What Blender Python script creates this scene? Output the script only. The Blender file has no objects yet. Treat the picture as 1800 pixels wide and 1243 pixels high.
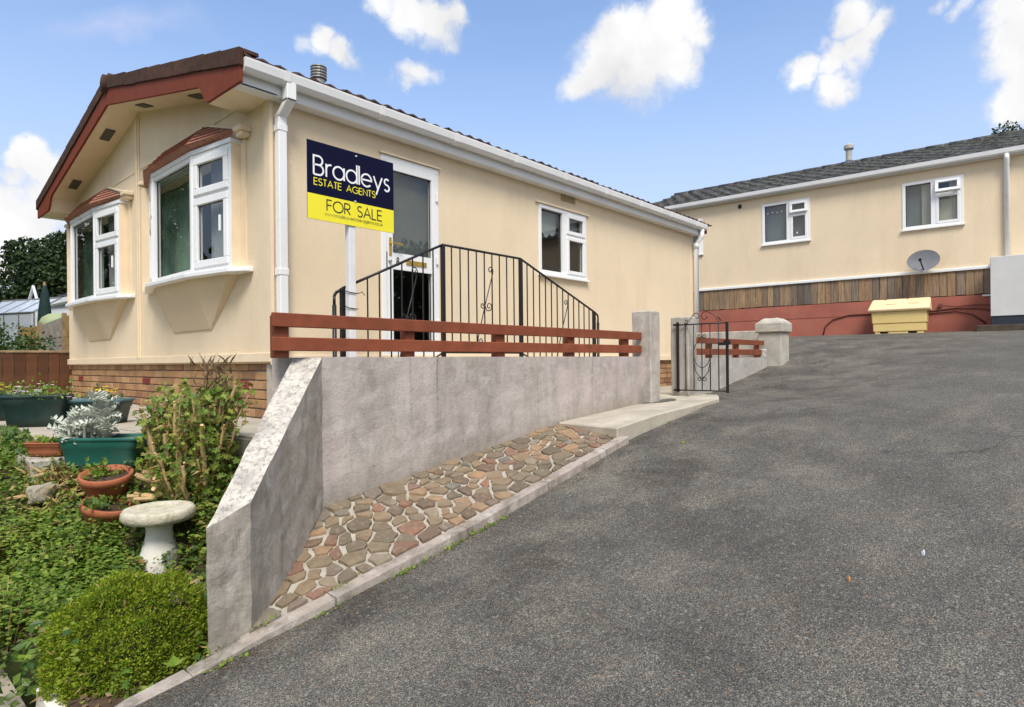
import bpy, bmesh, math, random
import numpy as np
from mathutils import Vector, Matrix, noise as mnoise
R = math.radians
rnd = random.Random(7)
nrng = np.random.default_rng(11)
scene = bpy.context.scene
COL = scene.collection

# ------------------------------------------------------------------ camera
YAW = .7286
cam_data = bpy.data.cameras.new('camera')
cam = bpy.data.objects.new('camera', cam_data)
COL.objects.link(cam)
cam_data.sensor_width = 36
cam_data.lens = 21.79
cam_data.shift_y = .0073
cam_data.clip_start = .05
cam_data.clip_end = 600
cam.matrix_world = (Matrix.Translation((-2.486, -4.853, 0)) @ Matrix.Rotation(YAW - math.pi / 2, 4, 'Z')
                    @ Matrix.Rotation(math.pi / 2, 4, 'X') @ Matrix.Rotation(-.01, 4, 'Z'))
scene.camera = cam
CAM = np.array([-2.486, -4.853, 0])
FW = np.array([math.cos(YAW), math.sin(YAW)])
RT = np.array([math.sin(YAW), -math.cos(YAW)])

# ------------------------------------------------------------------ exposure, sky, sun
scene.view_settings.view_transform = 'Standard'
scene.view_settings.look = 'None'
scene.view_settings.exposure = 1.0
scene.view_settings.gamma = 1
scene.view_settings.use_curve_mapping = False
SUN_AZ = math.atan2(-.72, -.60)      # direction towards the sun in XY
SUN_EL = R(54)

world = bpy.data.worlds.new('World')
scene.world = world
world.use_nodes = True
wt = world.node_tree
wt.nodes.clear()
WN = wt.nodes.new
WL = wt.links.new


def wmath(op, a, b=None, clamp=False):
    n = WN('ShaderNodeMath'); n.operation = op; n.use_clamp = clamp
    for i, v in enumerate((a, b)):
        if v is None: continue
        if isinstance(v, (int, float)): n.inputs[i].default_value = v
        else: WL(v, n.inputs[i])
    return n.outputs[0]


sky = WN('ShaderNodeTexSky')
sky.sky_type = 'NISHITA'
sky.sun_disc = False
sky.sun_elevation = SUN_EL
sky.sun_rotation = math.pi / 2 - SUN_AZ
sky.air_density = 1.3
sky.dust_density = 1.2
sky.ozone_density = 2.0
tc = WN('ShaderNodeTexCoord')
nz = WN('ShaderNodeTexNoise')
nz.inputs['Scale'].default_value = 7
nz.inputs['Detail'].default_value = 7
nz.inputs['Roughness'].default_value = .6
WL(tc.outputs['Generated'], nz.inputs['Vector'])
sub = WN('ShaderNodeVectorMath'); sub.operation = 'SUBTRACT'
WL(nz.outputs['Color'], sub.inputs[0]); sub.inputs[1].default_value = (.5, .5, .5)
scl = WN('ShaderNodeVectorMath'); scl.operation = 'SCALE'
WL(sub.outputs[0], scl.inputs[0]); scl.inputs['Scale'].default_value = .11
wrp = WN('ShaderNodeVectorMath'); wrp.operation = 'ADD'
WL(tc.outputs['Generated'], wrp.inputs[0]); WL(scl.outputs[0], wrp.inputs[1])
# cumulus: puffs given as (direction, angular radius, density)
PUFFS = [(0.753,0.491,0.439,0.048,1.00),(0.763,0.455,0.459,0.053,1.00),(0.787,0.415,0.457,0.052,1.00),(0.812,0.384,0.440,0.033,0.95),(0.786,0.455,0.418,0.058,1.00),(0.809,0.414,0.417,0.042,1.00),(0.748,0.517,0.417,0.030,0.85),(0.799,0.454,0.394,0.027,0.75),(0.823,0.399,0.405,0.030,0.70),(0.874,0.213,0.436,0.036,1.00),(0.890,0.207,0.407,0.035,1.00),(0.886,0.233,0.400,0.031,1.00),(0.881,0.267,0.391,0.028,0.95),(0.888,0.187,0.421,0.027,0.90),(0.901,0.234,0.364,0.031,0.80),(0.891,0.171,0.420,0.019,0.60),(0.875,0.247,0.416,0.017,0.80),(0.900,0.116,0.421,0.018,0.55),(0.909,0.100,0.405,0.015,0.50),(0.905,0.089,0.416,0.018,0.50),(0.921,0.032,0.388,0.042,1.00),(0.935,0.038,0.352,0.046,1.00),(0.932,0.056,0.357,0.026,0.90),(0.949,0.034,0.312,0.044,1.00),(0.949,0.052,0.311,0.024,0.85),(0.936,0.008,0.352,0.066,1.00),(0.527,0.695,0.489,0.029,0.85),(0.553,0.678,0.485,0.034,0.95),(0.579,0.661,0.477,0.034,0.95),(0.593,0.641,0.487,0.023,0.80),(0.575,0.674,0.464,0.021,0.70),(0.455,0.781,0.428,0.021,0.75),(0.477,0.766,0.431,0.026,0.95),(0.501,0.754,0.424,0.027,0.90),(0.519,0.746,0.416,0.017,0.70),(0.576,0.701,0.421,0.025,0.75),(0.589,0.692,0.418,0.021,0.65),(0.570,0.714,0.406,0.016,0.60),(0.181,0.952,0.246,0.024,1.00),(0.195,0.952,0.238,0.025,1.00),(0.167,0.956,0.240,0.016,0.80),(0.209,0.951,0.227,0.026,0.90),(0.160,0.968,0.192,0.038,0.95),(0.183,0.968,0.174,0.046,0.95),(0.151,0.977,0.150,0.050,0.90),(0.205,0.960,0.191,0.040,0.90),(0.165,0.962,0.220,0.025,0.70),(0.129,0.975,0.181,0.055,0.95)]
acc = None
for x, y, z, r, w in PUFFS:
    dn = WN('ShaderNodeVectorMath'); dn.operation = 'DISTANCE'
    WL(wrp.outputs[0], dn.inputs[0]); dn.inputs[1].default_value = (x, y, z)
    mr = WN('ShaderNodeMapRange'); mr.interpolation_type = 'SMOOTHSTEP'
    WL(dn.outputs['Value'], mr.inputs['Value'])
    mr.inputs['From Min'].default_value = r * 1.55
    mr.inputs['From Max'].default_value = r * .15
    mr.inputs['To Min'].default_value = 0
    mr.inputs['To Max'].default_value = w
    acc = mr.outputs[0] if acc is None else wmath('MAXIMUM', acc, mr.outputs[0])
# cumulus carries on out of view, cover added to whiten ambient light and reflections
nall = WN('ShaderNodeTexNoise'); nall.inputs['Scale'].default_value = 2.6; nall.inputs['Detail'].default_value = 3
WL(wrp.outputs[0], nall.inputs['Vector'])
dt = WN('ShaderNodeVectorMath'); dt.operation = 'DOT_PRODUCT'
WL(tc.outputs['Generated'], dt.inputs[0]); dt.inputs[1].default_value = (math.cos(YAW), math.sin(YAW), 0)
away = WN('ShaderNodeMapRange'); WL(dt.outputs['Value'], away.inputs['Value'])
away.inputs['From Min'].default_value = .62; away.inputs['From Max'].default_value = .5
fld = WN('ShaderNodeMapRange'); fld.interpolation_type = 'SMOOTHSTEP'
WL(nall.outputs['Fac'], fld.inputs['Value']); fld.inputs['From Min'].default_value = .41; fld.inputs['From Max'].default_value = .60
acc = wmath('MAXIMUM', acc, wmath('MULTIPLY', fld.outputs[0], away.outputs[0]))
nf = WN('ShaderNodeTexNoise')
nf.inputs['Scale'].default_value = 11
nf.inputs['Detail'].default_value = 8
nf.inputs['Roughness'].default_value = .62
WL(wrp.outputs[0], nf.inputs['Vector'])
dens = wmath('ADD', acc, wmath('MULTIPLY', wmath('SUBTRACT', nf.outputs['Fac'], .5), 1.25))
mrd = WN('ShaderNodeMapRange'); mrd.interpolation_type = 'SMOOTHSTEP'
WL(dens, mrd.inputs['Value'])
mrd.inputs['From Min'].default_value = .20
mrd.inputs['From Max'].default_value = .80
# no cloud where there is no puff
cov = wmath('MULTIPLY', mrd.outputs[0], wmath('MULTIPLY', acc, 6, True))
# thin high veil and whitening towards the horizon
sep = WN('ShaderNodeSeparateXYZ'); WL(tc.outputs['Generated'], sep.inputs[0])
mrh = WN('ShaderNodeMapRange'); mrh.interpolation_type = 'SMOOTHSTEP'
WL(sep.outputs['Z'], mrh.inputs['Value'])
mrh.inputs['From Min'].default_value = .52; mrh.inputs['From Max'].default_value = .02
mrh.inputs['To Min'].default_value = .0; mrh.inputs['To Max'].default_value = .80
mapv = WN('ShaderNodeMapping'); mapv.inputs['Scale'].default_value = (1.5, 1.5, 9)
WL(tc.outputs['Generated'], mapv.inputs['Vector'])
nv = WN('ShaderNodeTexNoise'); nv.inputs['Scale'].default_value = 2.2; nv.inputs['Detail'].default_value = 5
WL(mapv.outputs[0], nv.inputs['Vector'])
veil = wmath('ADD', mrh.outputs[0], wmath('MULTIPLY', wmath('SUBTRACT', nv.outputs['Fac'], .5), .16), True)
# a faint cirrus streak, upper left
cd_ = WN('ShaderNodeVectorMath'); cd_.operation = 'DOT_PRODUCT'; WL(wrp.outputs[0], cd_.inputs[0]); cd_.inputs[1].default_value = (-.335, -.333, .881)
ce_ = WN('ShaderNodeVectorMath'); ce_.operation = 'DISTANCE'; WL(tc.outputs['Generated'], ce_.inputs[0]); ce_.inputs[1].default_value = (.265, .876, .404)
band = wmath('SUBTRACT', 1, wmath('MULTIPLY', wmath('ABSOLUTE', cd_.outputs['Value']), 42), True)
ends = wmath('SUBTRACT', 1, wmath('MULTIPLY', ce_.outputs['Value'], 9), True)
cir = wmath('MULTIPLY', wmath('MULTIPLY', band, ends), wmath('MULTIPLY', nf.outputs['Fac'], 1.3))
veil = wmath('ADD', veil, cir, True)
bg_sky = WN('ShaderNodeBackground'); bg_sky.inputs['Strength'].default_value = .115
tint = WN('ShaderNodeMixRGB'); tint.blend_type = 'MULTIPLY'; tint.inputs['Fac'].default_value = 1
WL(sky.outputs[0], tint.inputs[1]); tint.inputs[2].default_value = (.90, .92, 1.0, 1)
WL(tint.outputs[0], bg_sky.inputs['Color'])
bg_veil = WN('ShaderNodeBackground'); bg_veil.inputs['Color'].default_value = (.66, .73, 1, 1); bg_veil.inputs['Strength'].default_value = .47
mixv = WN('ShaderNodeMixShader'); WL(veil, mixv.inputs[0]); WL(bg_sky.outputs[0], mixv.inputs[1]); WL(bg_veil.outputs[0], mixv.inputs[2])
bg_c = WN('ShaderNodeBackground')
cc = WN('ShaderNodeMixRGB'); WL(mrd.outputs[0], cc.inputs['Fac'])
cc.inputs[1].default_value = (.78, .83, .95, 1); cc.inputs[2].default_value = (1, 1, 1, 1)
WL(cc.outputs[0], bg_c.inputs['Color'])
nsh = WN('ShaderNodeTexNoise'); nsh.inputs['Scale'].default_value = 9; nsh.inputs['Detail'].default_value = 4
WL(wrp.outputs[0], nsh.inputs['Vector'])
WL(wmath('ADD', wmath('MULTIPLY', nsh.outputs['Fac'], .34), .31), bg_c.inputs['Strength'])
mixc = WN('ShaderNodeMixShader'); WL(cov, mixc.inputs[0]); WL(mixv.outputs[0], mixc.inputs[1]); WL(bg_c.outputs[0], mixc.inputs[2])
wo = WN('ShaderNodeOutputWorld'); WL(mixc.outputs[0], wo.inputs['Surface'])

sun_data = bpy.data.lights.new('sun', 'SUN')
sun_data.energy = 2.0
sun_data.angle = R(22)
sun_data.color = (1, .94, .85)
sun = bpy.data.objects.new('sun', sun_data)
COL.objects.link(sun)
sd = Vector((math.cos(SUN_AZ) * math.cos(SUN_EL), math.sin(SUN_AZ) * math.cos(SUN_EL), math.sin(SUN_EL)))
sun.rotation_euler = sd.to_track_quat('Z', 'Y').to_euler()


# ------------------------------------------------------------------ materials
class Mat:
    """small node-tree writer"""

    def __init__(s, name):
        s.m = bpy.data.materials.new(name); s.m.use_nodes = True
        s.t = s.m.node_tree; s.t.nodes.clear()
        s.out = s.n('ShaderNodeOutputMaterial')
        s.tc = s.n('ShaderNodeTexCoord')
        s.co = s.tc.outputs['Object']

    def n(s, t): return s.t.nodes.new(t)

    def l(s, a, b): s.t.links.new(a, b)

    def put(s, sock, v):
        if isinstance(v, bpy.types.NodeSocket): s.l(v, sock)
        elif isinstance(v, (tuple, list)) and len(v) == 3 and sock.type == 'RGBA': sock.default_value = (*v, 1)
        else: sock.default_value = v

    def noise(s, scale, detail=4, rough=.55, vec=None, stretch=None, dist=0):
        v = vec or s.co
        if stretch:
            mp = s.n('ShaderNodeMapping'); s.l(v, mp.inputs[0]); mp.inputs['Scale'].default_value = stretch; v = mp.outputs[0]
        x = s.n('ShaderNodeTexNoise'); s.l(v, x.inputs['Vector'])
        x.inputs['Scale'].default_value = scale; x.inputs['Detail'].default_value = detail; x.inputs['Roughness'].default_value = rough
        x.inputs['Distortion'].default_value = dist
        return x.outputs['Fac']

    def vor(s, scale, out='Color', feature='F1', vec=None):
        x = s.n('ShaderNodeTexVoronoi'); x.feature = feature; s.l(vec or s.co, x.inputs['Vector']); x.inputs['Scale'].default_value = scale
        return x.outputs[out]

    def ramp(s, fac, stops):
        x = s.n('ShaderNodeValToRGB'); s.l(fac, x.inputs[0])
        e = x.color_ramp.elements
        while len(e) < len(stops): e.new(.5)
        for q, (p, c) in zip(e, stops):
            q.position = p; q.color = (*c, 1) if len(c) == 3 else c
        return x.outputs[0]

    def rng(s, v, a, b, c=0., d=1.):
        x = s.n('ShaderNodeMapRange'); s.put(x.inputs['Value'], v)
        for k, q in zip(('From Min', 'From Max', 'To Min', 'To Max'), (a, b, c, d)): x.inputs[k].default_value = q
        return x.outputs[0]

    def mix(s, f, a, b, mode='MIX'):
        x = s.n('ShaderNodeMixRGB'); x.blend_type = mode
        s.put(x.inputs[0], f); s.put(x.inputs[1], a); s.put(x.inputs[2], b)
        return x.outputs[0]

    def math(s, op, a, b=0, clamp=False):
        x = s.n('ShaderNodeMath'); x.operation = op; x.use_clamp = clamp
        s.put(x.inputs[0], a); s.put(x.inputs[1], b)
        return x.outputs[0]

    def rand(s): return s.n('ShaderNodeObjectInfo').outputs['Random']

    def island(s): return s.n('ShaderNodeNewGeometry').outputs['Random Per Island']

    def hsv(s, col, h=.5, sat=1., v=1.):
        x = s.n('ShaderNodeHueSaturation')
        s.put(x.inputs['Hue'], h); s.put(x.inputs['Saturation'], sat); s.put(x.inputs['Value'], v); s.put(x.inputs['Color'], col)
        return x.outputs[0]

    def bump(s, h, strength=.3, dist=.01, prev=None):
        x = s.n('ShaderNodeBump'); s.l(h, x.inputs['Height']); x.inputs['Strength'].default_value = strength; x.inputs['Distance'].default_value = dist
        if prev is not None: s.l(prev, x.inputs['Normal'])
        return x.outputs[0]

    def bsdf(s, col, rough=.6, metal=0., spec=.4, normal=None, transl=None):
        p = s.n('ShaderNodeBsdfPrincipled')
        s.put(p.inputs['Base Color'], col); s.put(p.inputs['Roughness'], rough); s.put(p.inputs['Metallic'], metal)
        p.inputs['Specular IOR Level'].default_value = spec
        if normal is not None: s.l(normal, p.inputs['Normal'])
        o = p.outputs[0]
        if transl:
            tr = s.n('ShaderNodeBsdfTranslucent'); s.put(tr.inputs['Color'], col)
            mx = s.n('ShaderNodeMixShader'); mx.inputs[0].default_value = transl
            s.l(o, mx.inputs[1]); s.l(tr.outputs[0], mx.inputs[2]); o = mx.outputs[0]
        s.l(o, s.out.inputs['Surface'])
        return s.m


def simple(name, c, rough=.5, var=.12, scale=8, bump=0., bscale=60, metal=0., spec=.4, rand=0., dirt=0.):
    m = Mat(name)
    a = tuple(max(0, q * (1 - var)) for q in c); b = tuple(min(1, q * (1 + var)) for q in c)
    col = m.mix(m.rng(m.noise(scale, 6), .3, .7), a, b)
    if dirt: col = m.mix(m.math('MULTIPLY', m.rng(m.noise(3.1, 8, .65), .48, .75), dirt), col, (.16, .13, .09))
    if rand: col = m.hsv(col, v=m.rng(m.rand(), 0, 1, 1 - rand, 1 + rand))
    nrm = m.bump(m.noise(bscale, 5), bump, .005) if bump else None
    return m.bsdf(col, m.rng(m.noise(scale * 2, 4), .3, .7, max(.02, rough - .08), min(1, rough + .08)), metal, spec, nrm)


def stucco(name, c):
    m = Mat(name)
    col = m.mix(m.rng(m.noise(1.3, 6, .6), .3, .7), tuple(q * .95 for q in c), tuple(min(1, q * 1.03) for q in c))
    col = m.mix(m.math('MULTIPLY', m.rng(m.noise(2.2, 7, .7, stretch=(1, 1, .25)), .50, .8), .40), col, (c[0] * .72, c[1] * .68, c[2] * .62))
    col = m.mix(m.rng(m.noise(62, 4, .65), .48, .74, 0, .28), col, (c[0] * .62, c[1] * .55, c[2] * .45))
    nrm = m.bump(m.noise(105, 4, .7), .55, .011)
    return m.bsdf(col, .85, spec=.2, normal=nrm)


CREAM = (.80, .66, .465)
M = {}
M['stucco'] = stucco('cream_stucco', CREAM)
M['stucco_far'] = stucco('cream_stucco_far', (.79, .65, .455))
M['cream'] = simple('cream_paint', (.77, .63, .44), .6, .05, 5, .12, 40)
M['cream_dull'] = stucco('bay_base_stucco', (.72, .585, .40))  # wall stucco darkened, shade under the bays put into the colour
M['upvc'] = simple('white_upvc', (.80, .805, .80), .32, .02, 4, dirt=.0)
M['gutter'] = simple('white_gutter', (.76, .765, .76), .38, .04, 3, dirt=.08)
M['maroon'] = simple('maroon_paint', (.180, .040, .018), .7, .15, 14, .25, 60, spec=.2)
M['rail_paint'] = simple('red_brown_fence_paint', (.215, .056, .023), .65, .2, 9, .35, 45, rand=.08)
M['verge'] = simple('verge_tile_clay', (.058, .024, .013), .9, .5, 22, .6, 80, rand=.2)
M['tile'] = simple('brown_roof_tile', (.070, .036, .026), .85, .35, 18, .5, 80, rand=.25)
M['bay_tile'] = simple('terracotta_bay_tile', (.30, .135, .090), .8, .25, 18, .4, 80, rand=.18)
M['fence_brown'] = simple('brown_fence_stain', (.098, .038, .014), .7, .3, 6, .4, 50, rand=.22)
M['iron'] = simple('black_ironwork', (.012, .012, .013), .38, .2, 30, .2, 90)
M['lichen_grey'] = simple('vent_grey', (.10, .09, .075), .8, .3, 40)
M['steel'] = simple('flue_metal', (.33, .32, .30), .42, .2, 25, metal=.7)
M['flue_clay'] = simple('flue_pale', (.42, .40, .36), .7, .15, 12)
M['gold'] = simple('brass', (.62, .42, .09), .3, .15, 20, metal=.85)
M['teal'] = simple('teal_plastic', (.012, .100, .078), .42, .15, 6, .1, 80, dirt=.25)
M['dark_green_plastic'] = simple('dark_green_plastic', (.010, .030, .026), .45, .2, 6, dirt=.15)
M['blue_rim'] = simple('sunbleached_rim', (.055, .120, .135), .5, .2, 8)  # bluish highlight put into the colour of a dark trough's rim
M['terracotta'] = simple('terracotta', (.36, .115, .050), .75, .2, 9, .3, 60, dirt=.3)
M['bin'] = simple('yellow_grit_bin', (.74, .56, .22), .5, .12, 3, .1, 40, dirt=.22)
M['bin_lid'] = simple('faded_yellow_lid', (.84, .66, .38), .5, .06, 4, dirt=.15)
M['red_wall'] = simple('red_painted_masonry', (.37, .118, .080), .8, .16, 2.5, .5, 50, dirt=.3)
M['cabinet'] = simple('pale_grey_panel', (.58, .575, .55), .6, .05, 3, .1, 60)
M['slate_blue'] = simple('dark_blue_plinth', (.022, .028, .042), .6, .2, 6)
M['dish'] = simple('grey_dish', (.16, .165, .175), .6, .1, 8, spec=.15)
M['black_plastic'] = simple('black_plastic', (.012, .012, .012), .5, .2, 12)
M['cable'] = simple('painted_cable', (.16, .05, .035), .7, .2, 12)
M['room'] = simple('dark_room', (.035, .036, .034), .9, .2, 3)  # interior shade given as a dark colour
M['navy'] = simple('navy_print', (.003, .004, .026), .5, .05, 5, spec=.12)
M['yellow'] = simple('yellow_print', (.86, .76, .030), .4, .03, 4)
M['white_print'] = simple('white_print', (.85, .86, .88), .4, .02, 4)
M['ink'] = simple('dark_ink', (.012, .014, .012), .4, .05, 4)
M['pale_ink'] = simple('olive_ink', (.36, .33, .05), .4, .05, 4)
M['wood_post'] = simple('white_painted_post', (.74, .74, .73), .5, .06, 7, .15, 50, dirt=.15)
M['canvas'] = simple('parasol_canvas', (.008, .030, .028), .8, .3, 12)
M['pale_cover'] = simple('pale_green_cover', (.30, .36, .20), .7, .15, 5)
M['far_slate'] = simple('far_slate_roof', (.085, .090, .100), .75, .25, 9)
M['far_white'] = simple('far_white_board', (.72, .74, .76), .6, .06, 4)
M['larch_y'] = simple('larch_panel_golden', (.30, .19, .065), .75, .3, 7, .4, 30)
M['larch_g'] = simple('larch_panel_grey', (.26, .235, .20), .8, .25, 7, .4, 30)
M['timber'] = simple('fence_timber', (.30, .21, .12), .8, .3, 9, .3, 40)
M['soil'] = simple('soil', (.060, .038, .022), .95, .5, 14, .9, 40)
M['mortar'] = simple('pale_mortar', (.385, .355, .295), .9, .22, 9, .7, 70, dirt=.35)
M['brick_mortar'] = simple('brick_mortar', (.42, .385, .32), .9, .2, 12, .5, 90)
M['patio'] = simple('patio_concrete', (.40, .355, .28), .85, .2, 4, .4, 60, rand=.10, dirt=.3)
M['kerb_plain'] = simple('beige_kerb', (.37, .305, .255), .95, .38, 11, 1.0, 55, dirt=.85)
M['slab'] = simple('cream_threshold_slab', (.44, .395, .315), .85, .18, 4, .5, 60, dirt=.3)
M['pillar'] = simple('pale_pillar_concrete', (.44, .415, .355), .9, .2, 6, .6, 50, dirt=.35)
M['rock'] = simple('pale_rock', (.33, .29, .22), .9, .3, 9, .8, 30, dirt=.3)
M['straw'] = simple('straw', (.36, .25, .10), .8, .35, 14)
M['bark'] = simple('bark', (.075, .055, .038), .9, .35, 9, .7, 40)
M['cut_stem'] = simple('stripped_stem', (.50, .35, .17), .75, .28, 16, .5, 50, rand=.2)
M['cut_end'] = simple('fresh_cut_wood', (.58, .42, .22), .7, .15, 20)
M['litter_orange'] = simple('orange_scrap', (.55, .25, .09), .7, .1, 20)
M['litter_white'] = simple('white_scrap', (.70, .72, .78), .6, .05, 20)
M['curtain'] = simple('green_curtain', (.30, .42, .33), .9, .15, 10)
M['net'] = simple('net_curtain', (.34, .355, .36), .9, .1, 10)
M['blind'] = simple('cream_blind', (.50, .47, .38), .9, .08, 10)
M['door_blind'] = simple('door_blind', (.13, .14, .14), .9, .1, 6)  # grey of the reflecting door glass, put into a sheet behind it
M['vent_tan'] = simple('tan_vent', (.40, .31, .165), .7, .15, 12)
M['grey_room'] = simple('grey_blind', (.17, .185, .195), .9, .1, 6)

m = Mat('window_glass')                              # double glazing: reflects the sky, lets one look in
gm = m.n('ShaderNodeNewGeometry')                    # the same from both sides of the pane
dp = m.n('ShaderNodeVectorMath'); dp.operation = 'DOT_PRODUCT'; m.l(gm.outputs['Incoming'], dp.inputs[0]); m.l(gm.outputs['Normal'], dp.inputs[1])
sch = m.math('POWER', m.math('SUBTRACT', 1, m.math('ABSOLUTE', dp.outputs['Value']), True), 5)
fac = m.math('ADD', m.math('MULTIPLY', sch, 1.5), .085, True)
tr = m.n('ShaderNodeBsdfTransparent'); tr.inputs['Color'].default_value = (.80, .84, .82, 1)
gl = m.n('ShaderNodeBsdfGlossy'); gl.inputs['Roughness'].default_value = .015
mx = m.n('ShaderNodeMixShader'); m.l(fac, mx.inputs[0]); m.l(tr.outputs[0], mx.inputs[1]); m.l(gl.outputs[0], mx.inputs[2])
m.l(mx.outputs[0], m.out.inputs['Surface'])
M['glass'] = m.m

m = Mat('greenhouse_glass')
tr = m.n('ShaderNodeBsdfTransparent'); tr.inputs['Color'].default_value = (.9, .93, .95, 1)
df = m.n('ShaderNodeBsdfPrincipled'); df.inputs['Base Color'].default_value = (.62, .68, .74, 1); df.inputs['Roughness'].default_value = .2
mx = m.n('ShaderNodeMixShader'); mx.inputs[0].default_value = .8; m.l(tr.outputs[0], mx.inputs[1]); m.l(df.outputs[0], mx.inputs[2])
m.l(mx.outputs[0], m.out.inputs['Surface'])
M['gh_glass'] = m.m

m = Mat('brick_mix')
col = m.ramp(m.rand(), [(0, (.36, .195, .085)), (.25, (.42, .25, .12)), (.5, (.30, .155, .075)), (.72, (.46, .28, .14)), (.9, (.19, .095, .052)), (1, (.37, .185, .095))])
fl = m.rng(m.noise(5.5, 2, vec=m.n('ShaderNodeNewGeometry').outputs['Position']), .45, .62)
col = m.mix(m.math('MULTIPLY', fl, .45), col, (.17, .088, .052))
col = m.mix(m.rng(m.noise(60, 5), .4, .8, 0, .4), col, (.42, .30, .18))
M['brick'] = m.bsdf(col, .88, spec=.2, normal=m.bump(m.noise(90, 5, .7), .5, .004))
M['airbrick'] = simple('red_airbrick', (.26, .055, .040), .8, .2, 20)

m = Mat('paving_stone')
col = m.ramp(m.rand(), [(0, (.255, .195, .115)), (.16, (.33, .225, .115)), (.30, (.195, .150, .095)), (.44, (.40, .225, .095)), (.56, (.205, .165, .100)), (.68, (.120, .090, .060)), (.78, (.300, .105, .050)), (.86, (.150, .150, .125)), (.93, (.26, .20, .125)), (1, (.090, .062, .048))])
gp = m.n('ShaderNodeNewGeometry').outputs['Position']
col = m.mix(m.rng(m.noise(9, 7, .65, vec=gp), .35, .68, 0, .65), col, (.135, .105, .068))
col = m.mix(m.rng(m.noise(30, 5, .7, vec=gp), .52, .75, 0, .5), col, (.42, .31, .19))
col = m.hsv(col, sat=.86, v=m.rng(m.rand(), 0, 1, .85, 1.15))
M['stone'] = m.bsdf(col, .85, spec=.25, normal=m.bump(m.noise(22, 7, .7, vec=gp), .7, .015))

def concrete(name, base, lilac, dark, streak=.5, lich=0., crack=False):
    m = Mat(name)
    gp = m.n('ShaderNodeNewGeometry').outputs['Position']
    col = m.mix(m.rng(m.noise(1.1, 6, .6, vec=gp), .35, .66), base, lilac)
    col = m.mix(m.math('MULTIPLY', m.rng(m.noise(3.2, 8, .68, vec=gp, stretch=(1.6, 1.6, .34)), .45, .72), streak), col, dark)
    col = m.mix(m.rng(m.noise(8, 8, .72, vec=gp, stretch=(1.5, 1.5, .9)), .50, .74, 0, .55), col, (.50, .47, .42))
    col = m.mix(m.rng(m.noise(38, 5, .7, vec=gp), .55, .75, 0, .45), col, tuple(q * .5 for q in dark))
    col = m.mix(m.rng(m.noise(4.2, 8, .7, vec=gp), .50, .72, 0, .55), col, tuple(q * .8 for q in dark))
    col = m.mix(m.rng(m.noise(5.6, 8, .72, vec=gp, dist=.6), .53, .70, 0, .6), col, (.60, .57, .53))
    col = m.mix(m.rng(m.noise(1.6, 7, .7, vec=gp), .56, .74, 0, .35), col, (.26, .215, .13))
    if crack:                                          # run-off lines and hairline cracks
        sx_ = m.n('ShaderNodeSeparateXYZ'); m.l(gp, sx_.inputs[0])
        wob = m.math('MULTIPLY', m.math('SUBTRACT', m.noise(3.5, 6, .7, vec=gp), .5), .07)
        for x0, w_, k_ in ((.335, .010, .6), (.10, .016, .35), (1.42, .009, .5), (2.2, .012, .35), (-.49, .05, .3)):
            d_ = m.math('ABSOLUTE', m.math('SUBTRACT', m.math('ADD', sx_.outputs[0], wob), x0))
            col = m.mix(m.math('MULTIPLY', m.rng(d_, 0, w_, k_, 0), m.rng(m.noise(2.7, 4, vec=gp), .35, .6)), col, (.10, .085, .07))
        low = m.rng(m.math('ADD', m.math('SUBTRACT', sx_.outputs[2], m.math('MULTIPLY', sx_.outputs[0], .12)), m.math('MULTIPLY', m.noise(5, 6, .7, vec=gp), .30)), -.66, -.46, .55, 0)
        col = m.mix(low, col, (.20, .175, .125))
    if lich:
        col = m.mix(m.rng(m.noise(13, 7, .7, vec=gp), .40, .60), col, (.60, .56, .48))
        col = m.mix(m.rng(m.noise(42, 7, .78, vec=gp), .50, .60, 0, .72), col, (.15, .14, .125))
        col = m.mix(m.rng(m.noise(5, 6, .7, vec=gp), .52, .68, 0, .5), col, (.20, .185, .16))
    nrm = m.bump(m.noise(55, 7, .7, vec=gp), .6, .008)
    nrm = m.bump(m.noise(6, 6, .6, vec=gp), .35, .03, nrm)
    return m.bsdf(col, .92, spec=.2, normal=nrm)

M['concrete'] = concrete('render_concrete', (.485, .44, .40), (.505, .425, .405), (.25, .222, .195), .66, crack=True)
M['concrete_wing'] = concrete('weathered_concrete', (.385, .35, .295), (.44, .395, .34), (.175, .158, .125), .75)
M['lichen_top'] = concrete('lichened_coping', (.46, .43, .37), (.52, .48, .43), (.22, .21, .19), .3, 1.)
M['concrete_post'] = concrete('post_concrete', (.44, .405, .35), (.47, .42, .38), (.23, .21, .18), .6)
M['kerb'] = concrete('kerb_concrete', (.35, .305, .255), (.385, .325, .285), (.12, .105, .078), .95)
M['wall_far'] = concrete('lower_wall_concrete', (.42, .40, .36), (.44, .41, .38), (.28, .265, .24), .3)

m = Mat('asphalt')
gp = m.n('ShaderNodeNewGeometry').outputs['Position']
base = m.ramp(m.noise(1.15, 7, .62, vec=gp, dist=.4), [(.28, (.068, .067, .060)), (.50, (.097, .096, .086)), (.74, (.142, .139, .122))])
base = m.mix(m.rng(m.noise(.55, 5, .6, vec=gp), .40, .68, 0, .55), base, (.110, .105, .095))
mp = m.n('ShaderNodeMapping'); m.l(gp, mp.inputs[0]); mp.inputs['Scale'].default_value = (1.0, 2.6, 1)
base = m.mix(m.rng(m.noise(1.7, 6, .62, vec=mp.outputs[0]), .52, .72, 0, .40), base, (.205, .185, .150))
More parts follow.
